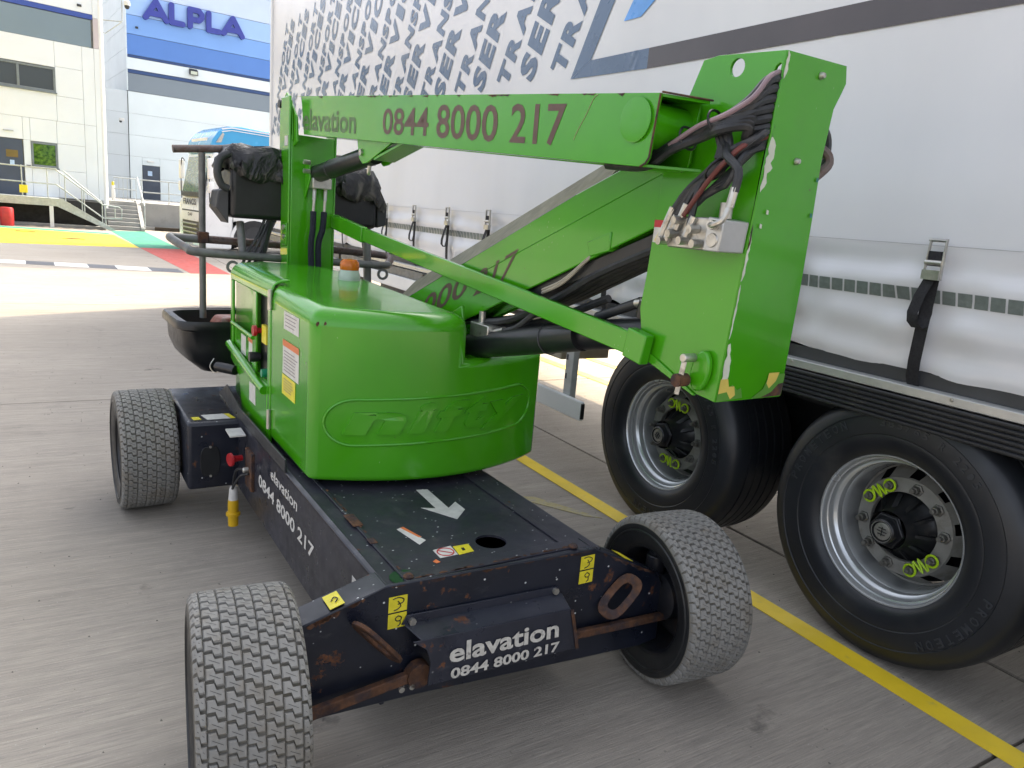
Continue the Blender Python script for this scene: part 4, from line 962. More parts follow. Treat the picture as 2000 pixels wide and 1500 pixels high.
# control boxes under vinyl covers
def cover(x0, x1, yc, z0, z1, zc, sgn):
    m = MB(U); m.prism([(x0, yc-.10, z0), (x1, yc-.10, z0), (x1, yc-.10, z1), (x0, yc-.10, z1)], (0, .26, 0))
    o = m.build('control_box', BLACK, ROOT, bevel=.025, seg=3)
    # draped cover: gathered hem
    c = MB(U); K = 44; rings = []
    cx, cy = (x0+x1)/2, yc+.03; hx_, hy_ = (x1-x0)/2+.018, .155
    for j, (s, z) in enumerate(((.0, z1+.05), (.55, z1+.055), (.85, z1+.045), (.99, z1+.015), (1.03, z1-.012), (1.05, z1-.035), (1.10, z1-.058), (1.03, z1-.072))):
        rg = []
        for i in range(K):
            a = 2*PI*i/K; ca, sa = math.cos(a), math.sin(a)
            hem = .006*math.sin(5*a+j*.8)+(.0 if j < 4 else .018*math.sin(11*a+2*sgn)*(j-3)/3+.012*math.sin(19*a+j))
            dz_ = -(.05*(1+sgn*ca))*max(0, j-2)/5*(1 if sa < .3 else .3)
            rg.append((cx+(hx_*s+hem)*math.copysign(abs(ca)**.5, ca), cy+(hy_*s+hem)*math.copysign(abs(sa)**.5, sa), z+dz_+.010*math.sin(5*a+j)+(.012*math.sin(13*a) if j > 4 else 0)))
        rings.append(rg)
    for r in rings: c.v += r
    for j in range(len(rings)-1):
        for i in range(K): c.f.append([j*K+i, j*K+(i+1) % K, (j+1)*K+(i+1) % K, (j+1)*K+i]); c.mi.append(0)
    c.build('box_cover', BAG, o, smooth=80)
    return o
B1 = cover(-.318, -.02, 1.36, 1.472, 1.80, 0, 1); B2 = cover(.235, .52, 1.36, 1.462, 1.745, 0, 1)
MB(U).prism([(-.385, 1.30, 1.52), (-.325, 1.28, 1.44), (-.325, 1.28, 1.62), (-.37, 1.30, 1.61)], (0, .16, 0)).build('side_bracket', CHAR, B1, bevel=.006)
MB(U).prism([(.53, 1.28, 1.47), (.59, 1.28, 1.49), (.59, 1.28, 1.60), (.53, 1.28, 1.64)], (0, .16, 0)).build('side_bracket', CHAR, B2, bevel=.006)
MB(U).tube([(-.33, 1.25, 1.80), (-.375, 1.25, 1.77), (-.39, 1.25, 1.70), (-.37, 1.25, 1.64), (-.335, 1.25, 1.62)], .020, 10).build('handle_loop', CHAR, B1)
cb = MB(U)
for k in range(4): cb.tube([(-.13+.02*k, 1.30, 1.475), (-.16+.018*k, 1.29, 1.40), (-.22+.03*k, 1.28, 1.30), (-.27+.03*k, 1.27, 1.20)], .008, 6)
cb.build('control_cables', RUB, B1)
MB(U).bar((-.10, 1.30, 1.475), (-.165, 1.28, 1.22), .035, .02).build('cable_strap', CHAR, B1)
# the reddish case in the tub (a thing of its own)
rc = MB().prism([(-.12, 0, 0), (.12, 0, 0), (.12, 0, .16), (.09, 0, .20), (-.09, 0, .20), (-.12, 0, .16)], (0, .16, 0)).build('tool_case', pm('dusty brick red plastic', (.27, .085, .055), .55, 0, .2, 14, dirt=.7, dcol=(.5, .42, .38), dth=.5), bevel=.012)
px_, py_, pz_ = U((-.26, 1.33, .79)); cphi, sphi = math.cos(.027), math.sin(.027)
rc.location = (1.085+px_*cphi-py_*sphi, 1.79+px_*sphi+py_*cphi, .722); rc.rotation_euler = (0, 0, .077)
tag(rc, 'small dusty red case lying in the black tub of the lift basket', 'case')

# ================================================================== CURTAIN SIDED TRAILER
TX = 2.68
TRL = thing('curtain_trailer', 'white curtain sided trailer with rows of blue grey lettering and three big wheels', 'trailer', (0, 0, 0))
SY = [1.53]+[2.11+.69*k for k in range(0, 14)]          # strap positions
SY = [.15, .84, 1.53, 2.14, 2.80, 3.42]+[4.87+.69*k for k in range(-1, 10)]
def cdx(y, z):
    """how far the curtain bulges out (towards -x)"""
    d = 0.
    low = max(0., min(1., (1.62-z)/.10)) if z > 1.52 else 1.
    ph = .9*math.sin(y*1.7)+.5*math.sin(y*4.1+1)
    d += .48*low*(.016*math.sin((z-1.15)*2*PI/.155+ph*.55+.4)+.010*math.sin((z-1.15)*2*PI/.27-ph*.4+y*.8))
    dm = min(abs(y-s) for s in SY); pin = math.exp(-(dm/.07)**2)
    if z < 1.62: d -= .014*pin*min(1, (1.62-z)/.25)
    if z < 1.62: d += .010*math.exp(-((dm-.13)/.06)**2)*math.sin((z-1.1)*30+y*5)*low
    for yy in (2.12, 2.72, 3.40, 4.95, 6.6, 8.2): d += .003*math.exp(-((y-yy-.02*(z-2))/.018)**2)
    d += .002*math.sin(y*1.1+.6*z)*(1-low)
    if z < 1.30: d -= .03*((1.30-z)/.15)**2
    return d
ct = MB(); ys = []; y = -2.0
while y < 12.0: ys.append(y); y += .035 if y < 6 else .07
ys.append(12.0)
zs = [1.145+.0175*i for i in range(30)]+[1.70, 1.8, 1.95, 2.1, 2.3, 2.5, 2.75, 3.0, 3.3, 3.7, 4.1, 4.45]
nz = len(zs)
for y in ys:
    dm = min(abs(y-s) for s in SY)
    for k, z in enumerate(zs):
        zz = z+(.03*math.exp(-(dm/.10)**2)-.012*math.sin(y*9))*(1 if k == 0 else max(0, 1-k/6))
        ct.v.append((TX-cdx(y, zz), y, zz))
for i in range(len(ys)-1):
    for k in range(nz-1): ct.f.append([i*nz+k, i*nz+k+1, (i+1)*nz+k+1, (i+1)*nz+k]); ct.mi.append(0)
CT = ct.build('curtain', CURT, TRL, smooth=180, recalc=False)
# the other sides of the body
bd = MB(); bd.box(TX+.12, TX+.13, -1.9, 11.9, 1.2, 4.42); bd.box(TX+.0, 5.22, -2.0, 12.0, 4.44, 4.52); bd.box(5.18, 5.2, -2, 12, 1.12, 4.45); bd.box(TX+.01, 5.2, 11.96, 12.02, 1.1, 4.45); bd.box(TX+.01, 5.2, -2.02, -1.97, 1.1, 4.45)
bd.build('body_shell', WHITE, TRL, smooth=0)
MB().box(TX-.03, TX+.01, 11.95, 12.03, 1.1, 4.48).build('corner_post', WHITE, TRL, bevel=.01)
MB().tube([(TX-.012, 2.0+.25*i, 1.6205) for i in range(-16, 40)], .0012, 4, smooth=False).build('curtain_seam', pm('grey seam thread', (.42, .42, .42), .6), CT)
# reflective tape squares
tp0 = None; k = 0; y = .55
while y < 11.95 and k < 292:
    zc_ = 1.440
    def pt(yy, zz): return (TX-cdx(yy, zz)-.0022, yy, zz)
    a, b = y, y+.0485
    me = MB().add([pt(a, zc_-.024), pt(b, zc_-.024), pt(b, zc_), pt(a, zc_), pt(b, zc_+.024), pt(a, zc_+.024)], [(0, 3, 2, 1), (3, 5, 4, 2)])
    me.build('tape_square', TAPE, CT, smooth=0, recalc=False); y += .0565; k += 1
# printed words
def oncurt(q): return Vector((TX-cdx(q.y, q.z)-.0045, q.y, q.z))
n = 0
for k in range(23):
    kk = k//2
    if k % 2 == 0: w_, yb, cap = 'TRANSPORT', 4.115+.70*kk, .165
    else: w_, yb, cap = 'SERVICES', 4.475+.7025*kk, .210
    if yb > 11.9: break
    m = MB(); put_word(m, w_, (TX, yb, 2.475), Vector((0, -.487, .873))*1.63, Vector((0, .896, .444))*cap, .052, .12, fn=lambda q: Vector((TX-cdx(q.y, min(4.4, q.z))-.004, min(q.y, 11.99), q.z)))
    m.build('printed_word', INK, CT, smooth=0, recalc=False)
def cpoly(pts, m, nm, off=.0045):
    # subdivided strip so the print follows the curtain
    mb = MB(); a, b, c, d = [Vector((0, *p)) for p in pts]; K = 60
    for i in range(K+1):
        t = i/K; p = a.lerp(b, t); q = d.lerp(c, t)
        mb.v += [(TX-cdx(p.y, p.z)-off, p.y, p.z), (TX-cdx(q.y, q.z)-off, q.y, q.z)]
    for i in range(K): mb.f.append([2*i, 2*i+1, 2*i+3, 2*i+2]); mb.mi.append(0)
    return mb.build(nm, m, CT, smooth=0, recalc=False)
cpoly([(4.02, 2.453), (3.30, 2.428), (3.30, 2.531), (3.822, 2.537)], INK, 'printed_stripe')
cpoly([(3.30, 2.428), (-1.9, 2.35), (-1.9, 2.475), (3.30, 2.531)], INKREFL, 'printed_stripe')  # same stripe continued, its reflection put into the colour
cpoly([(4.018, 2.455), (2.95, 4.3), (2.75, 4.3), (3.824, 2.537)], INK, 'printed_bar')
mb = MB(); 
for tri in ([(3.545, 2.703), (3.40, 2.700), (3.24, 2.80), (3.0, 3.2), (3.2, 3.2)],): mb.poly([(TX-cdx(a, b)-.0045, a, b) for a, b in tri])
mb.build('printed_logo', INKL, CT, smooth=0)
mb = MB(); put_text(mb, 'SERVICES', (TX, 2.9, 2.95), (0, -2.6, 0), (0, 0, .6), .04, fn=oncurt); mb.build('printed_word', INKL, CT, smooth=0)
# straps with buckles
def strap(y, first=None):
    r = bpy.data.objects.new('strap', None); COL.objects.link(r); r.parent = TRL; r.location = (TX-.02, y, 0)
    return r
S0 = strap(SY[2]); 
lean = .05
w = MB(); w.add([(-.012, .024, 1.50), (-.012, -.024, 1.50), (-.014, .028, 1.33), (-.014, -.020, 1.33), (-.004, .036, 1.20), (-.004, -.012, 1.20), (.010, .040, 1.135), (.010, -.008, 1.135), (.03, .040, 1.10), (.03, -.008, 1.10)], [(0, 1, 3, 2), (2, 3, 5, 4), (4, 5, 7, 6), (6, 7, 9, 8)])
w.build('webbing', WEB, S0, smooth=60, recalc=False)
lp_ = []
for i in range(15):
    t = i/14; a = t*PI*1.0
    lp_.append((-.022-.030*math.sin(a*1.0)-.01, .030-.0*t, 1.49-.17*math.sin(a) if t < .5 else 1.32+.0+(.12*(t-.5)*2)))
lw = MB(); pts = [(-.024, 1.500, .0), (-.036, 1.44, .016), (-.048, 1.38, .022), (-.052, 1.345, .014), (-.040, 1.325, .0), (-.026, 1.335, -.010), (-.018, 1.38, -.012), (-.016, 1.44, -.008)]
for x, z, o in pts: lw.v += [(x, o+.028, z), (x, o-.014, z)]
for i in range(len(pts)-1): lw.f.append([2*i, 2*i+1, 2*i+3, 2*i+2]); lw.mi.append(0)
lw.build('webbing_loop', WEB, S0, smooth=60, recalc=False)
bk = MB()
for sy in (-1, 1): bk.prism([(-.030, sy*.029, 1.505), (-.016, sy*.029, 1.50), (-.020, sy*.026-.004, 1.645), (-.034, sy*.026-.004, 1.640)], (0, sy*.004, 0))
BKL = bk.build('buckle', STEEL, S0, bevel=.001)
MB().cyl((-.027, -.03, 1.638), (-.027, .03, 1.638), .006, n=8).build('buckle_bar', STEEL, BKL); MB().cyl((-.027, -.03, 1.56), (-.027, .03, 1.56), .010, n=10).build('ratchet_spindle', STEEL, BKL); MB().obox((-.026, 0, 1.517), (.012, 0, 0), (0, .032, 0), (0, 0, .017)).build('buckle_plate', STEEL, BKL)
MB().box(-.030, -.020, -.022, .022, 1.548, 1.60).build('webbing_wrap', WEB, BKL)
for y in SY:
    if abs(y-SY[2]) < 1e-6: continue
    r = strap(y)
    for chd in [x for x in bpy.data.objects if x.parent == S0]:
        c = chd.copy(); COL.objects.link(c); c.parent = r
        for g2 in [x for x in bpy.data.objects if x.parent == chd]:
            d_ = g2.copy(); COL.objects.link(d_); d_.parent = c
# aluminium rail and ribbed side strip
rl = MB(); rl.prism([(2.665, -2, 1.108), (2.655, -2, 1.104), (2.655, -2, 1.072), (2.665, -2, 1.068), (2.72, -2, 1.068), (2.72, -2, 1.108)], (0, 14, 0)); RL = rl.build('side_rail', ALU, TRL, bevel=.002)
y = -1.6
for k in range(19): MB().lathe([(.0001, .006), (.006, .005), (.008, 0)], (2.655, -1.4+.69*k+.02, 1.094), (-1, 0, 0), 10).build('bolt', STEEL, RL)
sk = MB(); pf = [(2.69, 1.066)]
for i in range(6):
    z = 1.064-.0185*i; pf += [(2.652, z), (2.648, z-.003), (2.648, z-.010), (2.652, z-.013), (2.661, z-.0145), (2.661, z-.017)]
pf += [(2.70, .953)]
sk.prism([(x, -2, z) for x, z in pf], (0, 5.6, 0)); sk.build('ribbed_strip', SKIRT, TRL, smooth=30)
MB().prism([(2.69, 3.6, 1.066), (2.655, 3.6, 1.06), (2.655, 3.6, .98), (2.69, 3.6, .97)], (0, 8.4, 0)).build('side_beam', GREYT, TRL)
ub_ = MB(); ub_.box(2.70, 5.16, -2, 12, 1.105, 1.16); ub_.box(3.25, 3.40, -2, 11.5, .80, 1.10); ub_.box(4.48, 4.63, -2, 11.5, .80, 1.10)
for yy in [-.6+1.1*i for i in range(11)]: ub_.box(2.72, 5.1, yy, yy+.06, 1.02, 1.10)
ub_.build('underframe', pm('dark grey underframe', (.05, .052, .056), .55, .1, .3, 3), TRL)
MB().box(2.74, 5.1, -2, 3.58, 1.062, 1.10).build('mudguard', BLACK, TRL)
MB().box(3.27, 3.29, -1.6, 3.4, .28, 1.06).build('gap_dark_panel', BLACK, TRL)  # black sheet added to darken the gap between the wheels
# wheels
def prof_tyre():
    p = [(.2985, -.012), (.305, -.022), (.330, -.036), (.372, -.046), (.380, -.044), (.384, -.047), (.43, -.048), (.452, -.044), (.456, -.047), (.49, -.038), (.512, -.022), (.524, .000), (.531, .020), (.5335, .045)]
    x = .045
    for gx in (.075, .135, .19, .245, .305): p += [(.536, gx-.006), (.524, gx-.004), (.524, gx+.004), (.536, gx+.006)]
    p += [(.5335, .335), (.531, .36), (.524, .38), (.512, .402), (.49, .418), (.43, .428), (.372, .424), (.33, .41), (.2985, .385)]
    return p
def trailer_wheel():
    w = bpy.data.objects.new('wheel', None); COL.objects.link(w); w.parent = TRL
    c = (0, 0, 0); ax = (1, 0, 0)
    ty = MB().shell(prof_tyre(), c, ax, 96).build('tyre', TYRE, w, smooth=28)
    rmp = [(.2985, .004), (.3005, -.004), (.2985, -.010), (.292, -.010), (.287, -.002), (.286, .010), (.284, .018), (.279, .021), (.277, .040), (.272, .050), (.262, .058), (.260, .064), (.259, .085), (.252, .094), (.249, .110), (.2475, .19), (.246, .20)]
    MB().shell(rmp, c, ax, 96).build('rim', RIM, w, smooth=30)
    # disc with hand holes
    K = 60; m = MB(); rr = [(.246, .185), (.238, .188), (.213, .150), (.200, .112), (.196, .103), (.140, .100), (.138, .104), (.138, .12)]
    m.shell(rr[:2], c, ax, K); m.shell(rr[3:], c, ax, K)
    for i in range(K):
        if i % 6 in (2, 3): continue
        a, b = 2*PI*i/K, 2*PI*(i+1)/K
        q = [(.188, .238*math.cos(t), .238*math.sin(t)) for t in (a, b)]+[(.112, .200*math.cos(t), .200*math.sin(t)) for t in (b, a)]
        m.add(q, [(0, 1, 2, 3)])
    m.build('wheel_disc', RIMD, w, smooth=35)
    MB().shell([(.235, .22), (.12, .23)], c, ax, 32).build('brake_drum', HUB, w)
    hb = MB(); hb.shell([(.137, .125), (.125, .12), (.10, .085), (.085, .06), (.078, .03), (.076, .0)], c, ax, 40)
    for i in range(10):
        a = 2*PI*i/10; hb.bar((.05, .07*math.cos(a), .07*math.sin(a)), (.112, .128*math.cos(a), .128*math.sin(a)), .018, .012)
    hb.build('hub', HUB, w, smooth=35)
    cpn = MB(); cpn.lathe([(.076, .0), (.070, -.004), (.070, -.012), (.0001, -.012)], c, ax, 6); cpn.build('hub_nut', HUB, w, bevel=.004)
    cp = MB(); cp.lathe([(.050, -.012), (.048, -.034), (.043, -.040), (.0405, -.040), (.039, -.034), (.0001, -.034)], c, ax, 32); CP = cp.build('hub_cap', HUB, w, smooth=30)
    e = MB(); e.shell([(.040, -.0405), (.0425, -.0405)], c, ax, 32)
    e.lathe([(.0001, -.0355), (.030, -.0355), (.034, -.0345)], c, ax, 24)
    e.build('hub_emblem', STEEL, CP)
    e = MB()
    for z in (-.012, .0, .012): e.bar((-.0365, -.020+abs(z)*.4, z), (-.0365, .020-abs(z)*.4, z), .004, .003)
    e.bar((-.0365, .0, -.018), (-.0365, 0, .018), .004, .003, up=(0, 1, 0)); e.build('emblem_relief', HUB, CP)
    for i in range(10):
        a = 2*PI*i/10+.49; y_, z_ = .1675*math.cos(a), .1675*math.sin(a)
        n_ = MB(); n_.lathe([(.024, .100), (.024, .094), (.017, .092), (.016, .072), (.0001, .070)], (0, y_, z_), ax, 6); n_.lathe([(.010, .072), (.010, .056), (.0001, .055)], (0, y_, z_), ax, 8); n_.build('wheel_nut', pm('weathered nut', (.17, .165, .15), .5, .6, .3, 60), w, smooth=30)
    def clip(i, j):
        A, B_ = 2*PI*i/10+.49, 2*PI*j/10+.49
        pa = Vector((.080, .1675*math.cos(A), .1675*math.sin(A))); pb = Vector((.080, .1675*math.cos(B_), .1675*math.sin(B_)))
        m = MB()
        for q in (pa, pb): m.tube([q+Vector((0, .023*math.cos(t), .023*math.sin(t))) for t in [2*PI*k/16 for k in range(16)]], .0048, 7, smooth=False, closed=True)
        d = (pb-pa); nrm = Vector((0, -d.z, d.y)).normalized(); o = -.012
        if (pa+pb).dot(nrm) > 0: nrm = -nrm
        m.tube([pa+d*.24, pa+d*.34-nrm*.028, pa+d*.46+nrm*.026, pa+d*.56-nrm*.026, pa+d*.68+nrm*.024, pa+d*.78], .0045, 7, sub=4)
        m.build('nut_indicator', LIME, w)
    clip(0, 1); clip(5, 6)
    # sidewall lettering
    def arc_text(s, r, a0, da, h, x=-.0495, flip=False):
        m = MB(); n = len(s)
        for i, chh in enumerate(s):
            if chh == ' ': continue
            a = a0-da*i
            rad = Vector((0, -math.cos(a), math.sin(a))); tan = Vector((0, -math.sin(a), -math.cos(a)))   # seen from -x: +y is to the left
            tan = Vector((0, -math.sin(a), -math.cos(a)))
            put_text(m, chh, Vector((x, 0, 0))+rad*r-tan*(-.0)-tan*h*.35, tan*h*.75, rad*h, .015, ext=.01, nrm=(-1, 0, 0), depth=.0028)
        m.build('sidewall_lettering', TYREL, ty, smooth=0)
    arc_text('PROMETEON', .463-.05, math.radians(168), math.radians(5.6), .034, -.0478)
    arc_text('PROMETEON', .463-.05, math.radians(-12), math.radians(5.6), .034, -.0478)
    arc_text('385/65 R 22.5', .413, math.radians(100), math.radians(4.6), .028, -.0478)
    return w
W0 = trailer_wheel(); W0.location = (2.71, 1.5426, .523)
W0['label'] = 'middle trailer wheel with lime nut clips at upper left and lower right'
for lab, dy, rot in (('front trailer wheel partly behind the green knuckle', 1.31, .80), (None, -1.31, .9)):
    c = W0.copy(); COL.objects.link(c); c.parent = TRL; c.location = (2.71, 1.5426+dy, .523); c.rotation_euler = (rot, 0, 0)
    if lab: c['label'] = lab
    elif 'label' in c: del c['label']
    for chd in [x for x in bpy.data.objects if x.parent == W0]:
        d_ = chd.copy(); COL.objects.link(d_); d_.parent = c
        for g2 in [x for x in bpy.data.objects if x.parent == chd]:
            e_ = g2.copy(); COL.objects.link(e_); e_.parent = d_
for dy in (1.31, 0, -1.31):
    c = bpy.data.objects.new('wheel', None); COL.objects.link(c); c.parent = TRL; c.location = (5.16, 1.5426+dy, .523); c.rotation_euler = (0, 0, PI)
    for chd in [x for x in bpy.data.objects if x.parent == W0 and x.name.split('.')[0] in ('tyre', 'rim')]:
        d_ = chd.copy(); COL.objects.link(d_); d_.parent = c
    MB().cyl((2.95, 1.5426+dy, .523), (4.9, 1.5426+dy, .523), .07, n=16).build('axle', CHAR, TRL)
# side guard rails and legs
sg = MB(); 
sg.box(2.62, 2.65, 3.49, 11.0, .425, .545); g1 = sg.build('side_guard_rail', WHITE, TRL, bevel=.006)
MB().box(2.623, 2.647, 3.484, 3.492, .437, .533).build('rail_end_cap', BLACK, g1)
MB().box(2.62, 2.65, 5.6, 11.0, .87, .985).build('side_guard_rail', WHITE, TRL, bevel=.006)
for yy in (3.70, 6.0, 8.4, 10.8):
    po_ = MB().box(2.655, 2.70, yy-.04, yy+.04, .50, 1.06).build('guard_post', GALV, TRL, bevel=.004)
    for z in (.64, .76, .88): MB().box(2.6535, 2.655, yy+.015, yy+.03, z, z+.035).build('post_slot', CHAR, po_)
for x in (3.1, 4.75):
    lg = MB(); lg.box(x, x+.14, 9.0, 9.14, .30, 1.1); lg.box(x-.08, x+.22, 8.92, 9.22, .05, .09); lg.box(x+.02, x+.12, 9.02, 9.12, .09, .35); lg.build('landing_leg', GREYT, TRL, bevel=.005)
MB().box(2.78, 3.4, 6.2, 7.4, .50, .98).build('pallet_box', CHAR, TRL, bevel=.02)
MB().box(2.80, 3.2, 4.0, 4.5, .70, 1.0).build('air_tank_bracket', pm('beige bracket paint', (.40, .36, .27), .6), TRL, bevel=.01)
mk = MB(); mk.box(2.74, 2.78, 3.46, 3.60, .985, 1.03); mk.build('marker_lamp', pm('orange lamp', (.75, .25, .02), .35), TRL, bevel=.008)
mk = MB(); mk.tube([(2.74, 3.46, 1.0), (2.72, 3.40, .97), (2.74, 3.36, 1.01), (2.76, 3.38, 1.06)], .008, 6); mk.build('cable', RUB, TRL)
tr_ = MB(); tr_.shell([(.028, -.004), (.040, -.004), (.040, .004), (.028, .004), (.028, -.004)], (2.76, 3.24, .80), (1, .3, 0), 20); tr_.build('lashing_ring', pm('amber ring', (.60, .28, .02), .45), TRL)

# ================================================================== BLUE AND WHITE LORRY
AL = math.radians(7.5)
TK = thing('lorry', 'white lorry cab with cyan blue roof parked behind the lift basket', 'lorry', (3.19, 22, 0), AL)
# local frame: x = backwards along the side, y = across the cab (away), z up
cabp = [(.0, .12), (-.06, .55), (-.05, 1.30), (.02, 1.45), (.10, 1.85), (.22, 2.70), (1.75, 2.72), (1.75, .95), (.75, .9), (.70, .12)]
MB().prism([(x, 0, z) for x, z in cabp], (0, 2.45, 0)).build('cab', TWHITE, TK, bevel=.06, seg=3)
rf = [(.20, 2.70), (.13, 2.74), (.20, 3.02), (.38, 3.28), (.62, 3.42), (1.0, 3.46), (1.9, 3.42), (1.9, 2.72)]
MB().prism([(x, .02, z) for x, z in rf], (0, 2.41, 0)).build('roof_fairing', TBLUE, TK, bevel=.08, seg=3)
for z, h in ((3.40, .03), (3.33, .02)):
    MB().prism([(.42, -.002, z-.06), (.70, -.002, z), (1.9, -.002, z-.03), (1.9, -.002, z-.03-h), (.70, -.002, z-h), (.45, -.002, z-.06-h)], (0, -.006, 0)).build('roof_stripe', TWHITE, TK)
MB().box(.20, .24, .55, 2.05, 2.80, 3.10).build('roof_sign', WHITE, TK, bevel=.01)
m = MB(); put_text(m, 'FRANCIS', (.19, 1.95, 2.86), (0, -1.30, 0), (.03, 0, .17), .03); m.build('roof_lettering', pm('navy lettering', (.02, .025, .07), .5), TK, smooth=0)
MB().prism([(.28, .012, 2.96), (.42, .012, 2.98), (.50, .012, 3.20), (.46, .012, 3.24)], (0, -.012, 0)).build('spot_lamp', STEEL, TK)
MB().prism([(-.0, .22, 1.55), (-.0, 2.25, 1.55), (.205, 2.20, 2.60), (.205, .28, 2.60)], (-.035, 0, 0)).build('windscreen', pm('pale green windscreen', (.16, .22, .20), .10, coat=.5), TK, bevel=.01)
MB().prism([(-.012, .22, 1.48), (-.012, 2.25, 1.48), (-.0, 2.25, 1.62), (-.0, .22, 1.62)], (-.045, 0, 0)).build('dashboard_band', CHAR, TK, bevel=.01)
MB().prism([(.36, -.002, 1.60), (.62, -.002, 1.60), (.62, -.002, 2.38), (.42, -.002, 2.42), (.34, -.002, 1.9)], (0, -.008, 0)).build('door_window', DKGLASS, TK)
for z0_, z1_ in ((1.30, 1.50),):
    m = MB(); put_text(m, 'FRANCIS', (-.062, 2.0, 1.26), (0, -1.30, 0), (0, 0, .17), .03); m.build('front_lettering', pm('navy lettering', (.02, .025, .07), .5), TK, smooth=0)
gr = MB().prism([(-.062, .45, .35), (-.062, 2.0, .35), (-.062, 2.1, 1.12), (-.062, .35, 1.12)], (-.01, 0, 0)).build('grille', CHAR, TK, bevel=.004)
m = MB(); put_text(m, 'DAF', (-.080, 1.45, .95), (0, -.45, 0), (0, 0, .09), .03); m.build('badge', CHAR, TK, smooth=0)
MB().prism([(-.066, .42, .82), (-.066, 2.03, .82), (-.066, 2.08, 1.08), (-.066, .38, 1.08)], (-.012, 0, 0)).build('grille_panel', TWHITE, gr, bevel=.004)
for i in range(3): MB().box(-.12, -.06, .50, 1.95, .72-.12*i, .76-.12*i).build('grille_bar', STEEL, gr, bevel=.01)
MB().box(-.10, .68, -.01, 2.46, .12, .34).build('bumper', TWHITE, TK, bevel=.05, seg=3)
MB().box(-.105, -.095, .9, 1.6, .16, .26).build('number_plate', pm('number plate', (.6, .6, .6), .5), TK)
MB().box(-.035, -.02, 2.47, 2.53, .40, 1.20).build('side_deflector', TWHITE, TK)
for y_, zz, h in ((2.62, 1.98, .55), (2.68, 1.62, .30), (-.22, 1.98, .55), (-.26, 1.62, .30)):
    mr = MB().box(.02, .16, y_, y_+.16, zz, zz+h).build('mirror', TWHITE, TK, bevel=.04, seg=3)
for y_ in (2.50, -.06): MB().tube([(.12, y_, 2.5), (.06, y_+(.12 if y_ > 0 else -.08), 2.5), (.06, y_+(.15 if y_ > 0 else -.1), 1.5), (.1, y_, 1.35)], .015, 6).build('mirror_arm', CHAR, TK)
arch = MB(); ap = [(1.33+.60*math.cos(a), .38+.58*math.sin(a)) for a in [PI*i/12 for i in range(13)]]
arch.prism([(x, -.012, z) for x, z in ap], (0, .35, 0)); arch.build('wheel_arch', CHAR, TK)
arc2 = [(1.33+.68*math.cos(a), .38+.66*math.sin(a)) for a in [PI*i/12 for i in range(13)]]
MB().prism([(x, -.02, z) for x, z in arc2]+[(x, -.02, z) for x, z in ap[::-1]], (0, .06, 0)).build('arch_trim', TWHITE, TK)
for x0_ in (1.33, 5.0):
    for yy, sgn in ((.0, 1), (2.45, -1)):
        wv = MB(); wv.lathe([(.26, .02), (.28, -.015), (.46, -.02), (.50, .02), (.50, .26), (.46, .30), (.26, .30)], (x0_, yy, .50), (0, sgn, 0), 32, close=True); W = wv.build('wheel', TYRE, TK)
        MB().lathe([(.26, .03), (.24, .02), (.18, .08), (.10, .06), (.09, -.0), (.0001, -.0)], (x0_, yy, .50), (0, sgn, 0), 24).build('rim', RIM, W)
MB().box(1.75, 5.6, .6, 1.85, .55, .95).build('lorry_chassis', CHAR, TK)
MB().box(2.3, 3.9, .05, .6, .35, .85).build('fuel_tank', BLACK, TK, bevel=.06)
MB().box(.72, .735, -.003, .004, .35, 2.6).build('door_seam', CHAR, TK); MB().box(.27, .40, -.03, .0, 1.42, 1.46).build('door_handle', CHAR, TK)
MB().box(1.05, 1.12, -.02, .0, 1.35, 1.45).build('side_lamp', CHAR, TK)
MB().box(2.4, 5.6, .0, 2.5, 1.0, 3.3).build('load_body', WHITE, TK, bevel=.02)

# ================================================================== OFFICE BUILDING (left)
def building(name, label, cat, o, ang): return thing(name, label, cat, o, ang)
A1 = math.atan2(.2, 1)
OB = building('office_building', 'cream clad two storey office block with slate grey band and grey windows', 'building', (0, 33, 0), A1)
k1 = math.sqrt(1+.04)
def X1(x): return x*k1
T1 = .06
def panel(nm, x0, x1, z0, z1, m, par, y0=0., th=.06, gp=.004): return MB().box(x0+gp, x1-gp, y0, y0+th, z0+gp, z1-gp).build(nm, m, par, bevel=.006, seg=1, smooth=0)
MB().box(-14, X1(1.22), .07, 14, -.1, 9.0).build('wall_core', JOINT, OB, smooth=0)
# cladding panels round the openings
xw0, xw1 = X1(-3.0), X1(-.25)       # upper window
xd0, xd1 = X1(-2.35), X1(-1.32)     # door
xl0, xl1 = X1(-1.1), X1(-.285)      # lower window
xe = X1(1.0); xc = X1(1.24)
for (a, b, c, d_) in ((-14, xd0, 1.0, 3.72), (xd0, xd1, 2.95, 3.72), (xd1, xl0, 1.0, 2.95), (xd1, xl0, 2.95, 3.72), (xl0, xl1, 1.0, 2.04), (xl0, xl1, 2.93, 3.72), (xl1, .62, 2.93, 3.72), (xl1, .62, 1.98, 2.93), (xl1, .62, 1.0, 1.98), (.62, xe, 1.0, 3.72),
                      (-14, xw0, 3.72, 5.55), (-14, xw0, 5.55, 6.45), (xw0, xw1, 3.72, 4.68), (xw0, xw1, 5.56, 6.45), (xw1, .62, 3.72, 4.60), (xw1, .62, 4.60, 5.6), (xw1, .62, 5.6, 6.45), (.62, xe, 3.72, 6.45), (-14, xe, 7.60, 9.0), (xe, xc, 6.46, 7.5), (xe, xc, 7.5, 9.0), (xe, xc, 1.0, 6.46)):
    panel('cladding_panel', a, b, c, d_, CLP if (a == xe and c == 6.46) else CLW, OB)
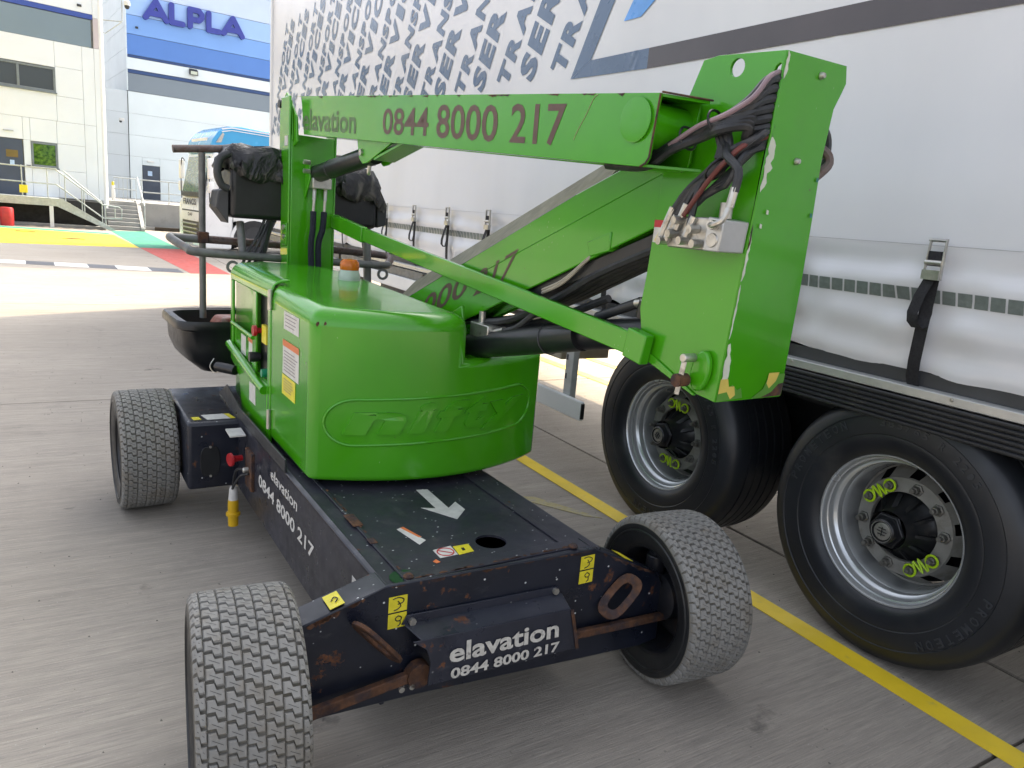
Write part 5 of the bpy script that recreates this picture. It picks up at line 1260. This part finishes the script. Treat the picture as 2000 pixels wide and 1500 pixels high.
panel('cladding_panel', -14, -4, 6.45, 7.40, CLG, OB); panel('cladding_panel', -4, X1(.93), 6.45, 7.40, CLG, OB); panel('cladding_panel', -14, xe, 7.42, 7.60, CLN, OB)
MB().lathe([(.13, -.05), (.13, 9.0)], (xc-.02, .12, 0), (0, 0, 1), 24).build('corner_column', WHITE, OB)
def window(par, x0, x1, z0, z1, mull, glass, fm):
    w = MB(); t = .07
    w.box(x0, x1, -.02, .05, z0, z0+t); w.box(x0, x1, -.02, .05, z1-t, z1); w.box(x0, x0+t, -.02, .05, z0+t, z1-t); w.box(x1-t, x1, -.02, .05, z0+t, z1-t)
    for mx in mull: w.box(mx-.04, mx+.04, -.02, .05, z0+t, z1-t)
    o = w.build('window', fm, par, bevel=.005, seg=1, smooth=0)
    xs_ = [x0]+list(mull)+[x1]
    for i in range(len(xs_)-1): MB().box(xs_[i]+.02, xs_[i+1]-.02, .02, .03, z0+.03, z1-.03).build('pane', glass, o, smooth=0)
    MB().box(x0-.03, x1+.03, -.06, .02, z0-.05, z0-.002).build('sill', fm, o, bevel=.005, seg=1)
    return o
FRM = pm('grey window frame', (.16, .19, .20), .45)
window(OB, xw0, xw1, 4.70, 5.54, [X1(-1.37)], DKGLASS, FRM); window(OB, xl0, xl1, 2.05, 2.92, [], window_green(), FRM)
dr = MB().box(xd0+.04, xd1-.04, 0, .05, 1.0, 2.92).build('door', DOORM, OB, bevel=.006)
MB().box(X1(-1.85), X1(-1.50), -.006, 0, 2.30, 2.55).build('door_sign', pm('brown brass notice', (.16, .11, .02), .4), dr); MB().box(X1(-1.75), X1(-1.62), -.006, 0, 2.03, 2.20).build('door_sign', pm('pale blue notice', (.45, .6, .8), .5), dr)
MB().cyl((X1(-1.45), -.05, 1.93), (X1(-1.45), 0, 1.93), .02, n=10).build('door_handle', STEEL, dr)
MB().box(X1(-1.9), X1(-1.6), -.05, 0, 3.18, 3.22).build('door_lamp', GALV, OB)
MB().box(X1(.52), X1(.66), -.03, 0, 7.78, 7.86).build('vent', CHAR, OB); MB().box(X1(-1.27), X1(-1.14), -.03, -.0, 2.0, 2.08).build('intercom', CHAR, OB)

# ================================================================== WAREHOUSE WITH SIGN (behind)
A2 = math.atan2(.1, 1)
WH = building('warehouse', 'tall blue banded warehouse with indigo ALPLA letters on its front', 'building', (0, 46, 0), A2)
MB().box(2.93, 34, .07, 30, 0, 14).build('wall_core', JOINT, WH, smooth=0)
bands = [(6.57, 7.47, CG2), (7.48, 7.66, CNAV), (7.67, 8.25, CW2), (8.26, 8.38, CNAV), (8.39, 9.40, CB1), (9.41, 10.33, CB2), (10.34, 11.35, CB3), (11.36, 12.6, CB4), (12.6, 14, CB4)]
for z0_, z1_, m in bands:
    for a, b in ((2.93, 18.0), (18.0, 34)): panel('cladding_panel', a, b, z0_, z1_, m, WH, gp=.006)
zr = [1.0, 2.15, 3.25, 4.35, 5.45, 6.56]
dx0, dx1 = 3.53, 4.42
for i in range(5):
    for a, b in ((2.93, 18.0), (18.0, 34)):
        if a < 3 and i in (0, 1):
            top = 2.84
            if i == 0: panel('cladding_panel', 2.93, dx0, 1.0, 2.15, CW2, WH); panel('cladding_panel', dx1, 18, 1.0, 2.15, CW2, WH)
            else: panel('cladding_panel', 2.93, dx0, 2.15, 3.25, CW2, WH); panel('cladding_panel', dx1, 18, 2.15, 3.25, CW2, WH); panel('cladding_panel', dx0, dx1, 2.84, 3.25, CW2, WH)
        else: panel('cladding_panel', a, b, zr[i], zr[i+1], CW2, WH)
dr = MB().box(dx0+.02, dx1-.02, 0, .05, .95, 2.82).build('door', DOORM, WH, bevel=.01); MB().box(3.80, 4.02, -.006, 0, 2.30, 2.55).build('door_sign', pm('pale blue notice', (.45, .6, .8), .5), dr)
MB().box(3.78, 4.12, -.06, 0, 3.02, 3.10).build('door_lamp', WHITE, WH)
fl_ = MB().prism([(5.98, -.25, 7.86), (5.98, 0, 7.92), (5.98, 0, 8.22), (5.98, -.25, 8.10)], (.42, 0, 0)).build('flood_lamp', CHAR, WH, bevel=.01); MB().prism([(6.02, -.252, 7.90), (6.36, -.252, 7.90), (6.36, -.252, 8.07), (6.02, -.252, 8.07)], (0, -.004, 0)).build('lamp_glass', pm('pale lamp glass', (.5, .55, .45), .3), fl_)
MB().box(3.36, 3.48, -.12, 0, 9.72, 9.80).build('wall_light', CHAR, WH)
# sign letters, individually built thick strokes
def letter(strokes, x, z, w, h, r=.14):
    m = MB()
    for st_ in strokes:
        pts = [(x+a*w, -.10, z+b*h) for a, b in st_]
        for i in range(len(pts)-1):
            k2 = .004*(i+2*strokes.index(st_)); p, q = Vector(pts[i])+Vector((0, -k2, 0)), Vector(pts[i+1])+Vector((0, -k2, 0)); m.bar(p, q, .14, 2*r, up=(0, 0, 1) if abs((q-p).x) > 1e-3 else (1, 0, 0))
        for p in pts: m.cyl((p[0], -.185-.003*pts.index(p), p[2]), (p[0], -.02, p[2]), r, n=16)
    return m.build('sign_letter', SIGNB, WH)
LA = [[(0, 0), (.5, 1), (1, 0)], [(.25, .28), (.75, .28)]]; LL = [[(0, 1), (0, 0), (1, 0)]]; LPp = [[(0, 0), (0, 1), (.75, 1), (1, .8), (1, .62), (.75, .42), (0, .42)]]
x = 3.85; zb = 10.36; hh = .84
for L_, w_, gap in ((LA, 1.0, .26), (LL, .55, .38), (LPp, .60, .36), (LL, .55, .24), (LA, 1.0, 0)):
    letter(L_, x, zb, w_, hh); x += w_+gap
# blank white wing to the left of the warehouse front
wg = MB(); wg.box(1.2, 2.92, .0, .06, 1.0, 6.6); wing = building('link_wing', 'pale grey panelled link wall between the office corner and the warehouse', 'wall', (0, 46, 0), A2)
for i in range(5): panel('cladding_panel', 1.0, 2.91, zr[i], zr[i+1], pm('pale grey blue cladding', (.60, .66, .70), .45, 0, .03, .5), wing, y0=.05)
MB().box(1.0, 2.9, .12, 5, .9, 6.5).build('wall_core', JOINT, wing, smooth=0)
for i in range(7):
    z0_ = 6.6+1.06*i; MB().prism([(2.90, .0, z0_), (2.90, 26, z0_), (2.90, 26, z0_+1.045), (2.90, .0, z0_+1.045)], (.05, 0, 0)).build('side_panel', CW2, WH, smooth=0)

# ================================================================== WALKWAY, STAIRS, STEPS
SC = thing('steel_staircase', 'grey steel landing and stair with handrails in front of the office door', 'staircase', (0, 31, 0))
MB().box(-14, -.30, 0, 1.9, .96, 1.0).build('landing', GALV, SC); 
MB().box(-14, -.34, -.06, -.0, .735, 1.0).build('fascia', GALV, SC, bevel=.004)
MB().prism([(-.38, -.05, 1.0), (-.20, -.05, 1.0), (1.44, -.05, .02), (1.22, -.05, .0), (-.38, -.05, .74)], (0, .03, 0)).build('stringer', GALV, SC, bevel=.003)
MB().prism([(-.38, 1.1, 1.0), (-.20, 1.1, 1.0), (1.44, 1.1, .02), (1.22, 1.1, .0), (-.38, 1.1, .74)], (0, .03, 0)).build('stringer', GALV, SC)
for i in range(6):
    x_ = -.2+.235*i; MB().box(x_, x_+.24, 0, 1.1, .83-.145*i, .855-.145*i).build('tread', GALV, SC)
MB().box(-.60, -.48, -.04, .06, -.03, .735).build('support_post', WHITE, SC, bevel=.01)
MB().box(-6.0, -5.88, -.04, .06, -.03, .735).build('support_post', WHITE, SC, bevel=.01)
def rt_(pts, r=.022): return MB().tube([(a, b, c) for a, b, c in pts], r, 8, smooth=False).build('handrail', GALV, SC)
rt_([(-14, 0, 2.04), (-.33, 0, 2.0)]); rt_([(-14, 0, 1.56), (-.36, 0, 1.48)])
rt_([(-.36, -.0, 1.98), (1.05, -.0, .90), (1.55, -.0, .86), (1.64, 0, .78), (1.63, 0, .45), (1.05, 0, .43), (-.36, 0, 1.48)])
rt_([(-.15, 1.1, 1.98), (1.05, 1.1, .95)])
for x_, z0_, z1_ in ((-6, 1, 2.03), (-4.0, 1, 2.03), (-1.36, 1, 2.04), (-.62, 1, 2.0), (-.10, .93, 1.82), (.40, .62, 1.44), (.47, .60, 1.38), (1.02, .22, .92), (1.12, .15, .90), (1.42, .43, .86), (-14, 1, 2.03)):
    MB().cyl((x_, 0, z0_), (x_, 0, z1_), .018, n=8).build('baluster', GALV, SC)
sg_ = MB().box(-1.44, -1.20, 30.93, 30.97, 1.12, 1.38).build('tag_sign', YDEC, bevel=.01); tag(sg_, 'small yellow tag hanging on the landing handrail', 'sign')
MB().box(-1.38, -1.26, -.006, 0, 0, 0.001) 
m = MB().box(-14, 1.3, 30.95, 31.0, 0, .95); 
pw = MB().box(-14, 1.10, 31.9, 32.4, 0, .95).build('recess_wall', DARKIN, smooth=0); tag(pw, 'recess shade wall painted dark under the steel landing', 'wall')
kb = MB().box(-14, 1.12, 31.4, 31.88, 0, .10).build('kerb', PCONC, bevel=.01); kb['kind'] = 'structure'
for xx in (-1.95, -1.35, -.68): 
    pass
bn = MB().lathe([(.0001, .0), (.19, .0), (.20, .02), (.20, .56), (.18, .60), (.0001, .61)], (0, 0, 0), (0, 0, 1), 24).build('red_drum', pm('red drum paint', (.50, .03, .03), .45)); bn.location = (-1.82, 30.55, 0); tag(bn, 'red drum standing under the steel landing at the left edge', 'drum')
ST = thing('concrete_steps', 'flight of grey concrete steps climbing to the dock beside the green walkway', 'steps', (0, 31.8, 0))
for i in range(7): MB().box(1.22, 2.30, .30*i, 3.2, .148*i, .148*(i+1)-.004).build('step', PCONC, ST, bevel=.008)
for i in range(7): MB().box(1.22, 2.30, .30*i+.003, .30*i+.006, .148*(i)+.10, .148*(i+1)-.008)
MB().prism([(2.31, -.05, 0), (2.31, 3.2, 0), (2.31, 3.2, 1.08), (2.31, 2.1, 1.08), (2.31, -.05, .12)], (.14, 0, 0)).build('side_wall', PCONC, ST, bevel=.01)
DK = MB(); DK.box(2.45, 34, 33.6, 47.2, -.1, 1.03); DK.box(-3, 2.45, 35.0, 47, -.1, 1.02); dk_ = DK.build('loading_dock', PCONC, bevel=.01); tag(dk_, 'long pale concrete dock wall below the warehouse door', 'wall')
MB().box(2.45, 34, 33.2, 33.59, 0, .12).build('kerb', PCONC, bevel=.01)['kind'] = 'structure'
bm_ = MB().box(2.9, 9, 32.9, 33.1, 0, .14).build('gap_shade_strip', pm('dark gap shade', (.04, .03, .02), .8), bevel=.01); tag(bm_, 'dark gap shade strip painted in at the foot of the dock wall', 'gap shade')  # dark strip standing in for the shaded gap below the dock wall
RS = thing('dock_railing', 'pale tubular guard rail along the dock edge behind the lorry', 'railing', (0, 33, 0))
def rr_(pts): MB().tube(pts, .022, 8, smooth=False).build('rail', GALV, RS)
rr_([(1.6, 2.2, 1.95), (2.42, 2.2, 1.95)]); rr_([(1.6, 2.2, 1.5), (2.42, 2.2, 1.5)]); rr_([(2.38, 1.0, 2.0), (2.46, -1.1, .95), (2.46, -1.15, .1)]); rr_([(2.46, .7, 1.92), (9.0, .7, 1.95)]); rr_([(2.46, .7, 1.45), (9.0, .7, 1.48)])
for x_ in (1.62, 1.78, 1.94, 2.10, 2.26, 2.42): MB().cyl((x_, 2.2, 1.02), (x_, 2.2, 1.95), .012, n=6).build('baluster', GALV, RS)
for x_ in (2.5, 3.5, 4.6, 5.7, 6.8, 8): MB().cyl((x_, .7, 1.03), (x_, .7, 1.93), .02, n=8).build('post', GALV, RS)
bo = MB().lathe([(.07, 0), (.07, .60), (.0001, .60)], (1.62, 36.2, 1.02), (0, 0, 1), 14).build('bollard_post', WHITE); tag(bo, 'white post with yellow cap on the dock beside the office corner', 'bollard')
MB().lathe([(.06, .601), (.06, .72), (.03, .76), (.0001, .76)], (1.62, 36.2, 1.02), (0, 0, 1), 14).build('cap', YDEC, bo)
# cctv
cc = thing('dome_camera', 'white dome security camera on a bent pole at the office corner', 'camera', (1.95, 33.2, 7.5))
MB().tube([(-.65, .05, 0.0), (-.02, -.3, -.0), (.0, -.3, .05), (.0, -.3, .75), (.04, -.3, .90), (.12, -.3, .92), (.16, -.3, .80)], .018, 8, smooth=False).build('pole', GALV, cc)
MB().tube([(-.68, .05, -.42), (-.55, .0, -.45), (-.02, -.3, -.02)], .014, 8, smooth=False).build('brace', GALV, cc)
MB().lathe([(.03, .20), (.10, .14), (.11, .02), (.10, 0), (.0001, 0)], (.17, -.3, .58), (0, 0, 1), 20).build('housing', WHITE, cc)
MB().lathe([(.09, 0), (.085, -.06), (.05, -.11), (.0001, -.125)], (.17, -.3, .58), (0, 0, 1), 20).build('dome', CHAR, cc)
c2 = thing('bullet_camera', 'small white bullet camera on the link wall', 'camera', (2.55, 45.9, 5.0))
MB().box(-.12, .12, -.25, 0, -.05, .10).build('housing', WHITE, c2, bevel=.02); MB().lathe([(.07, 0), (.06, -.08), (.0001, -.1)], (-.05, -.2, -.04), (0, 0, 1), 14).build('dome', CHAR, c2)

# ================================================================== UNSEEN BLOCK ADDED BEHIND THE TRAILER (put in to cast the far band of shade)
bh = thing('shade_block', 'tall unseen block added behind the curtain trailer to cast shade', 'building', (0, 0, 0))
MB().box(9.5, 18, 22.2, 28.3, -.1, 12.0).build('wall', CLW, bh, smooth=0)
MB().box(9.4, 18.1, 22.1, 28.4, 12.0, 12.2).build('shade_block_parapet', CLG, bh, smooth=0)
for i in range(2): MB().box(10.2+3.8*i, 13.2+3.8*i, 22.14, 22.2, 0, 3.6).build('shade_block_door', CG2, bh, smooth=0)
print('objects', len(bpy.data.objects), 'tris', sum(len(o.data.polygons) for o in bpy.data.objects if o.type == 'MESH'))
